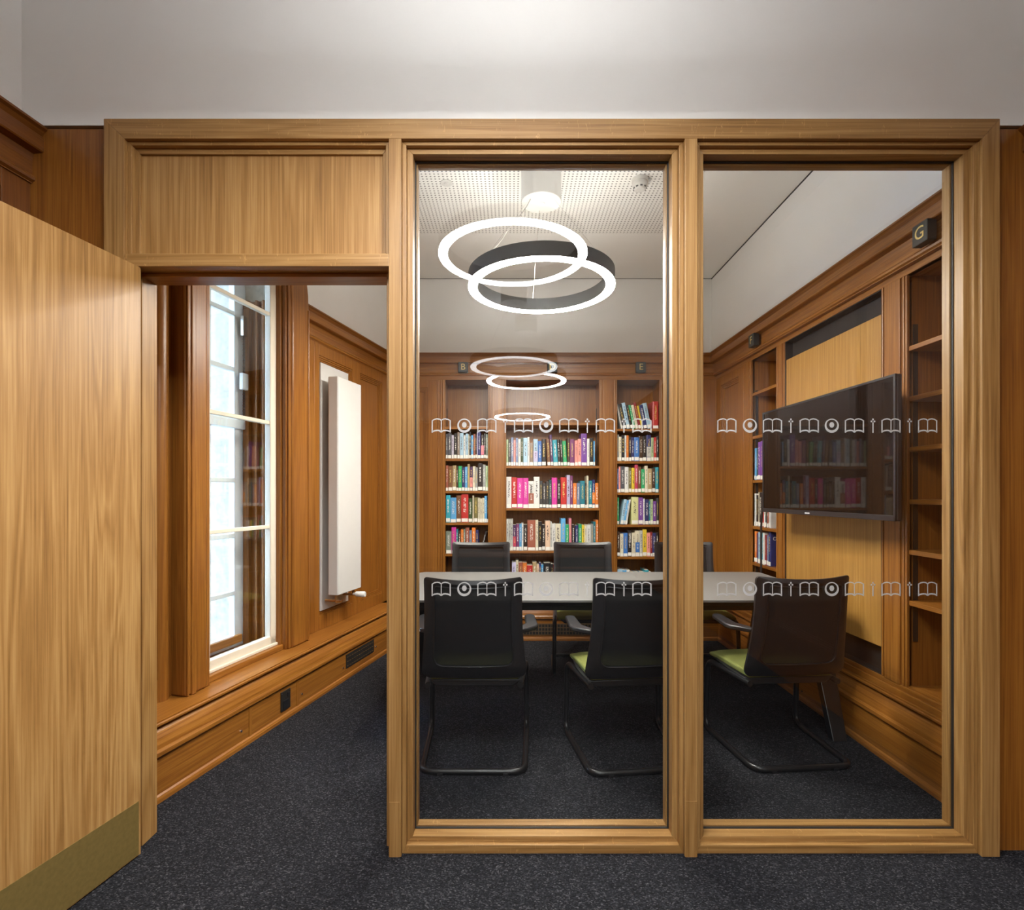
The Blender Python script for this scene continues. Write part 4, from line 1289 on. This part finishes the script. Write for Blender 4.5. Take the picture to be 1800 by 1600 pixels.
def make_chair():
    root = empty('visitor_chair')
    # backrest frame: ring between two rounded outlines, front and rear skin
    outer = rr_path(-1.0, 1.0, -0.03, 1.0, 0.20, 0.12)
    inner = rr_path(-0.78, 0.78, 0.125, 0.925, 0.20, 0.10)
    n = len(outer)
    th = 0.016
    vs = []
    for (po, pi_) in zip(outer, inner):
        a, c = back_pt(*po), back_pt(*pi_)
        mid = (a + c) / 2
        vs += [tuple(a + Vector((0, th * 0.4, 0))), tuple(mid + Vector((0, th, 0))), tuple(c + Vector((0, th * 0.6, 0))),
               tuple(c - Vector((0, th * 0.6, 0))), tuple(mid - Vector((0, th, 0))), tuple(a - Vector((0, th * 0.4, 0)))]
    fs = []
    for i in range(n):
        j = (i + 1) % n
        for q in range(6):
            fs.append((i * 6 + q, j * 6 + q, j * 6 + (q + 1) % 6, i * 6 + (q + 1) % 6))
    obj('back_frame', MB().add(vs, fs), 'black', root, 0, True)
    # mesh panel
    G = 10
    vs, fs = [], []
    for i in range(G + 1):
        for j in range(G + 1):
            s = -0.80 + 1.60 * i / G
            t_ = 0.10 + 0.85 * j / G
            vs.append(tuple(back_pt(s, t_)))
    for i in range(G):
        for j in range(G):
            fs.append((i * (G + 1) + j, (i + 1) * (G + 1) + j, (i + 1) * (G + 1) + j + 1, i * (G + 1) + j + 1))
    obj('back_mesh', MB().add(vs, fs), 'mesh', root, 0, True)
    # a raised rim round the mesh
    rim = [back_pt(*p) - Vector((0, th * 0.8, 0)) for p in inner]
    obj('mesh_rim', MB().tube([tuple(p) for p in rim], 0.003, 6, True), 'black', root, 0, True)
    # seat pan and cushion
    pan, cus = [], []
    for i in range(9):
        y = -0.125 + 0.365 * i / 8
        wv = 0.228 + 0.018 * math.sin(PI * i / 8)
        z = 0.395 + 0.020 * math.cos(PI * (i / 8)) * -0.3
        pan.append((y, wv, z))
    mbp = MB()
    vs = []
    for (y, wv, z) in pan:
        vs += [(-wv, y, z + 0.012), (-wv * 0.8, y, z - 0.022), (wv * 0.8, y, z - 0.022), (wv, y, z + 0.012)]
    fs = []
    for i in range(len(pan) - 1):
        for q in range(4):
            fs.append((i * 4 + q, (i + 1) * 4 + q, (i + 1) * 4 + (q + 1) % 4, i * 4 + (q + 1) % 4))
    fs.append((0, 1, 2, 3)); fs.append(tuple(len(vs) - 4 + q for q in (3, 2, 1, 0)))
    obj('seat_pan', mbp.add(vs, fs), 'black', root, 0.006, True)
    st = MB()
    ns = 8
    top = lambda u, v_: (u * (0.228 + 0.012 * v_), -0.128 + (v_ * 0.5 + 0.5) * 0.368, 0.446 - 0.012 * (u * u) ** 2 - 0.014 * max(0, v_) ** 3)
    vs, fs = [], []
    for i in range(ns + 1):
        for j in range(ns + 1):
            vs.append(top(-1 + 2 * i / ns, -1 + 2 * j / ns))
    for i in range(ns):
        for j in range(ns):
            fs.append((i * (ns + 1) + j, (i + 1) * (ns + 1) + j, (i + 1) * (ns + 1) + j + 1, i * (ns + 1) + j + 1))
    o_ = len(vs)
    edge = [i * (ns + 1) for i in range(ns + 1)] + [ns * (ns + 1) + j for j in range(1, ns + 1)] + [i * (ns + 1) + ns for i in range(ns - 1, -1, -1)] + [j for j in range(ns - 1, 0, -1)]
    for e_ in edge:
        x, y, z = vs[e_]
        vs.append((x * 0.98, y, 0.402))
    for q in range(len(edge)):
        r_ = (q + 1) % len(edge)
        fs.append((edge[q], o_ + q, o_ + r_, edge[r_]))
    fs.append(tuple(range(o_, o_ + len(edge))))
    obj('seat_cushion', st.add(vs, fs), 'green', root, 0.008, True, 3)['label'] = 'lime green upholstered seat'
    # armrests growing out of the back frame
    for s in (-1, 1):
        pl = [(0.205, -0.200), (0.255, -0.165), (0.300, -0.115), (0.308, -0.085), (0.296, 0.075), (0.282, 0.090), (0.256, 0.088), (0.246, 0.070), (0.246, -0.070), (0.215, -0.140)]
        pl = [(s * p[0], p[1]) for p in pl]
        lo = [(p[0], p[1], 0.636 + 0.012 * max(0, p[1] + 0.1) * 4) for p in pl]
        hi = [(p[0], p[1], 0.658 + 0.012 * max(0, p[1] + 0.1) * 4) for p in pl]
        obj('armrest', MB().quadprism(lo, hi), 'black', root, 0.006, True)
    # sled frame
    def corner(p, q, r_, rad, n_=6):
        p, q, r_ = Vector(p), Vector(q), Vector(r_)
        a, c = q + (p - q).normalized() * rad, q + (r_ - q).normalized() * rad
        return [tuple((1 - t) ** 2 * a + 2 * t * (1 - t) * q + t * t * c) for t in [k_ / n_ for k_ in range(n_ + 1)]]
    R = 0.0145
    half = [(0.22, -0.16, 0.385), (0.255, 0.215, 0.385), (0.260, 0.235, R), (0.238, -0.235, R)]
    path = [half[0]] + corner(half[0], half[1], half[2], 0.06) + corner(half[1], half[2], half[3], 0.07)
    mir = lambda p: (-p[0], p[1], p[2])
    path += corner(half[2], half[3], mir(half[3]), 0.06)
    path += [mir(p) for p in reversed(path)]
    obj('sled_frame', MB().tube(path, R, 12), 'blackmetal', root, 0, True)
    for x in (-0.15, 0.15):
        obj('glide', B(x - 0.012, x + 0.012, -0.250, -0.222, 0, 0.014), 'black', root, 0.002)
    return root


ch0 = make_chair()
spots = [(-0.180, 2.672, 0, 'black mesh back chair nearest the doorway on the near side of the table'),
         (0.575, 2.672, math.radians(6), 'black mesh back chair in the middle of the near side of the table'),
         (1.345, 2.705, math.radians(4.5), 'black mesh back chair closest to the television on the near side'),
         (-0.240, 3.955, PI + math.radians(1), 'black mesh back chair across the table in front of bookcases B and D'),
         (0.556, 3.955, PI, 'black mesh back chair across the table in front of bookcase D'),
         (1.345, 3.955, PI - math.radians(2), 'black mesh back chair across the table at the far right end')]
for i, (x, y, a, lb) in enumerate(spots):
    c_ = ch0 if i == 0 else copy_tree(ch0)
    c_.location = (x, y, 0)
    c_.rotation_euler = (0, 0, a)
    tag(c_, lb, 'chair', 'chairs around the meeting table')


# ------------------------------------------------------------------ ring lamps
def ring_lamp(x, y, z, label, mat, mat_up, RO=0.435, group='ring pendant lamps'):
    root = empty('ring_pendant', (x, y, z))
    tag(root, label, 'pendant lamp', group)
    RI, H = RO - 0.052, 0.085
    obj('drum', MB().ring((0, 0), RO - 0.002, RO, 0.004, H).ring((0, 0), RI, RI + 0.002, 0.004, H), 'drum', root, 0, True)
    obj('diffuser', MB().ring((0, 0), RI, RO, 0.0, 0.006), mat, root, 0, False)
    obj('uplight', MB().ring((0, 0), RI + 0.004, RO - 0.004, H - 0.012, H - 0.006), mat_up, root)
    cz = ZCEIL - z
    obj('canopy', MB().cyl((0, 0), 0.120, cz - 0.195, cz, 48), 'white', root, 0.003, True)
    obj('sensor', MB().cyl((0, 0), 0.030, cz - 0.200, cz - 0.195, 24, 0.042), 'white', root, 0, True)
    obj('sensor_lens', MB().cyl((0, 0), 0.022, cz - 0.204, cz - 0.200, 20, 0.024), 'silver', root, 0, True)
    for a in (math.radians(215), math.radians(335), math.radians(95)):
        p, q = Vector((0.085 * math.cos(a), 0.085 * math.sin(a), cz - 0.195)), Vector(((RO - 0.03) * math.cos(a), (RO - 0.03) * math.sin(a), H - 0.01))
        obj('suspension_wire', MB().tube([tuple(p), tuple(q)], 0.0011, 6), 'steel', root)
        obj('wire_ferrule', MB().tube([tuple(q), tuple(q + (p - q).normalized() * 0.018)], 0.004, 8), 'steel', root, 0, True)
    a = math.radians(213)
    p, q = Vector((0.078 * math.cos(a), 0.078 * math.sin(a), cz - 0.195)), Vector(((RO - 0.03) * math.cos(a), (RO - 0.03) * math.sin(a), H - 0.01))
    pts = [tuple(p.lerp(q, k / 10) + Vector((0.006 * math.sin(k * 1.1), 0, -0.02 * math.sin(PI * k / 10)))) for k in range(11)]
    obj('power_flex', MB().tube(pts, 0.0028, 6), 'white', root, 0, True)
    return root


ring_lamp(0.175, 3.17, 2.519, 'dark ring pendant with glowing underside over the meeting table', 'lamp_room', 'lamp_room_up')
for (x, y, z, lb) in ((0.005, 0.82, 2.687, 'glowing ring pendant over the reading room just in front of the screen'),
                      (0.155, -1.84, 2.512, 'glowing ring pendant further back in the reading room'),
                      (0.160, -4.30, 2.470, 'glowing ring pendant at the far end of the reading room')):
    ring_lamp(x, y, z, lb, 'lamp_near', 'lamp_near_up')

ring_lamp(0.017, -0.93, 2.447, 'smaller dim ring added behind the viewer for a faint twin reflection in the glass', 'added_ring', 'added_ring', 0.40)  # added ring, out of view; stands in for a faint twin reflection

# smoke detector and ceiling disc
sd = empty('smoke_detector', (0.786, 3.25, ZCEIL - 0.003))
tag(sd, 'white round smoke detector on the perforated ceiling', 'smoke detector')
obj('base', MB().cyl((0, 0), 0.050, -0.022, 0, 32), 'white', sd, 0.002, True)
obj('dome', MB().cyl((0, 0), 0.030, -0.070, -0.046, 32, 0.046).cyl((0, 0), 0.046, -0.046, -0.022, 32, 0.044), 'white', sd, 0.002, True)
for k in range(9):
    a = 2 * PI * k / 9
    o = obj('smoke_slot', B(-0.007, 0.007, -0.0402, -0.036, -0.062, -0.054), 'black', sd)
    o.rotation_euler = (0, 0, a)
obj('side_tab', B(0.044, 0.066, -0.010, 0.010, -0.020, -0.004), 'silver', sd, 0.002)
dk = empty('ceiling_speaker_disc', (-0.407, 3.29, ZCEIL - 0.003))
tag(dk, 'small white round fitting on the perforated ceiling left of the lamp', 'ceiling fitting')
obj('flange', MB().cyl((0, 0), 0.038, -0.005, 0, 28), 'white', dk, 0.001, True)
obj('core', MB().cyl((0, 0), 0.014, -0.014, -0.005, 20, 0.020), 'white', dk, 0.001, True)

# ------------------------------------------------------------------ reading room (camera side)
NL = math.atan(-0.0957)
wn = empty('wall_left_reading_room', (-1.932, 0, 0), NL)
struct(wn, 'oak panelled left wall of the reading room with plaster above')
obj('wall_core', B(-0.30, -0.04, -5.4, 1.95, 0, ZCEIL), 'void', wn)
obj('plaster', B(-0.10, -0.033, -5.4, 1.93, 2.55, ZCEIL), 'plaster', wn)
obj('cornice', MB().prism([(0.002 + p[0], p[1]) for p in cornice_profile(0.060, 2.622)], 'y', -5.4, 1.935), 'drk_y', wn)
for k in range(7):
    u1 = 1.93 - k * 1.0
    sunk_panel(wn, lambda a0, a1, d0, d1, z0, z1: B(d0, d1, a0, a1, z0, z1), u1 - 1.0, u1, 0.0, 2.43, 'drk_z', 0.10, (0.35, 0.075))
we = empty('wall_right_reading_room', (0, 0, 0))
struct(we, 'oak panelled right wall of the reading room with plaster above')
obj('wall_core', B(1.95, 2.30, -5.4, 1.92, 0, ZCEIL), 'void', we)
obj('plaster', B(1.93, 2.0, -5.4, 1.922, 2.55, ZCEIL), 'plaster', we)
obj('cornice', MB().prism([(1.898 - p[0], p[1]) for p in cornice_profile(0.060, 2.622)], 'y', -5.4, 1.921), 'drk_y', we)
for k in range(7):
    u1 = 1.92 - k * 1.0
    sunk_panel(we, lambda a0, a1, d0, d1, z0, z1: B(1.90 - d1, 1.90 - d0, a0, a1, z0, z1), u1 - 1.0, u1, 0.0, 2.43, 'drk_z', 0.10, (0.35, 0.075))
wz = empty('wall_end_reading_room', (0, 0, 0))
struct(wz, 'oak panelled end wall of the reading room behind the viewer')
obj('wall_core', B(-2.9, 2.3, -5.4, -5.25, 0, ZCEIL), 'void', wz)
obj('plaster', B(-2.6, 2.0, -5.26, -5.2, 2.50, ZCEIL), 'plaster', wz)
for k in range(4):
    sunk_panel(wz, lambda a0, a1, d0, d1, z0, z1: B(a0, a1, -5.2 + d0, -5.2 + d1, z0, z1), -2.5 + k * 1.1, -1.4 + k * 1.1, 0.33, 2.55, 'drk_z', 0.12, (0.10, 0.10))
for nm, pf in (('skirting_bead', bead), ('skirting_moulding', torus), ('skirting_cove', cove), ('ledge_nosing', nose)):
    obj(nm, MB().prism([(-5.08 + p[0], p[1]) for p in pf], 'x', -2.6, 1.95), 'drk_x', wz)
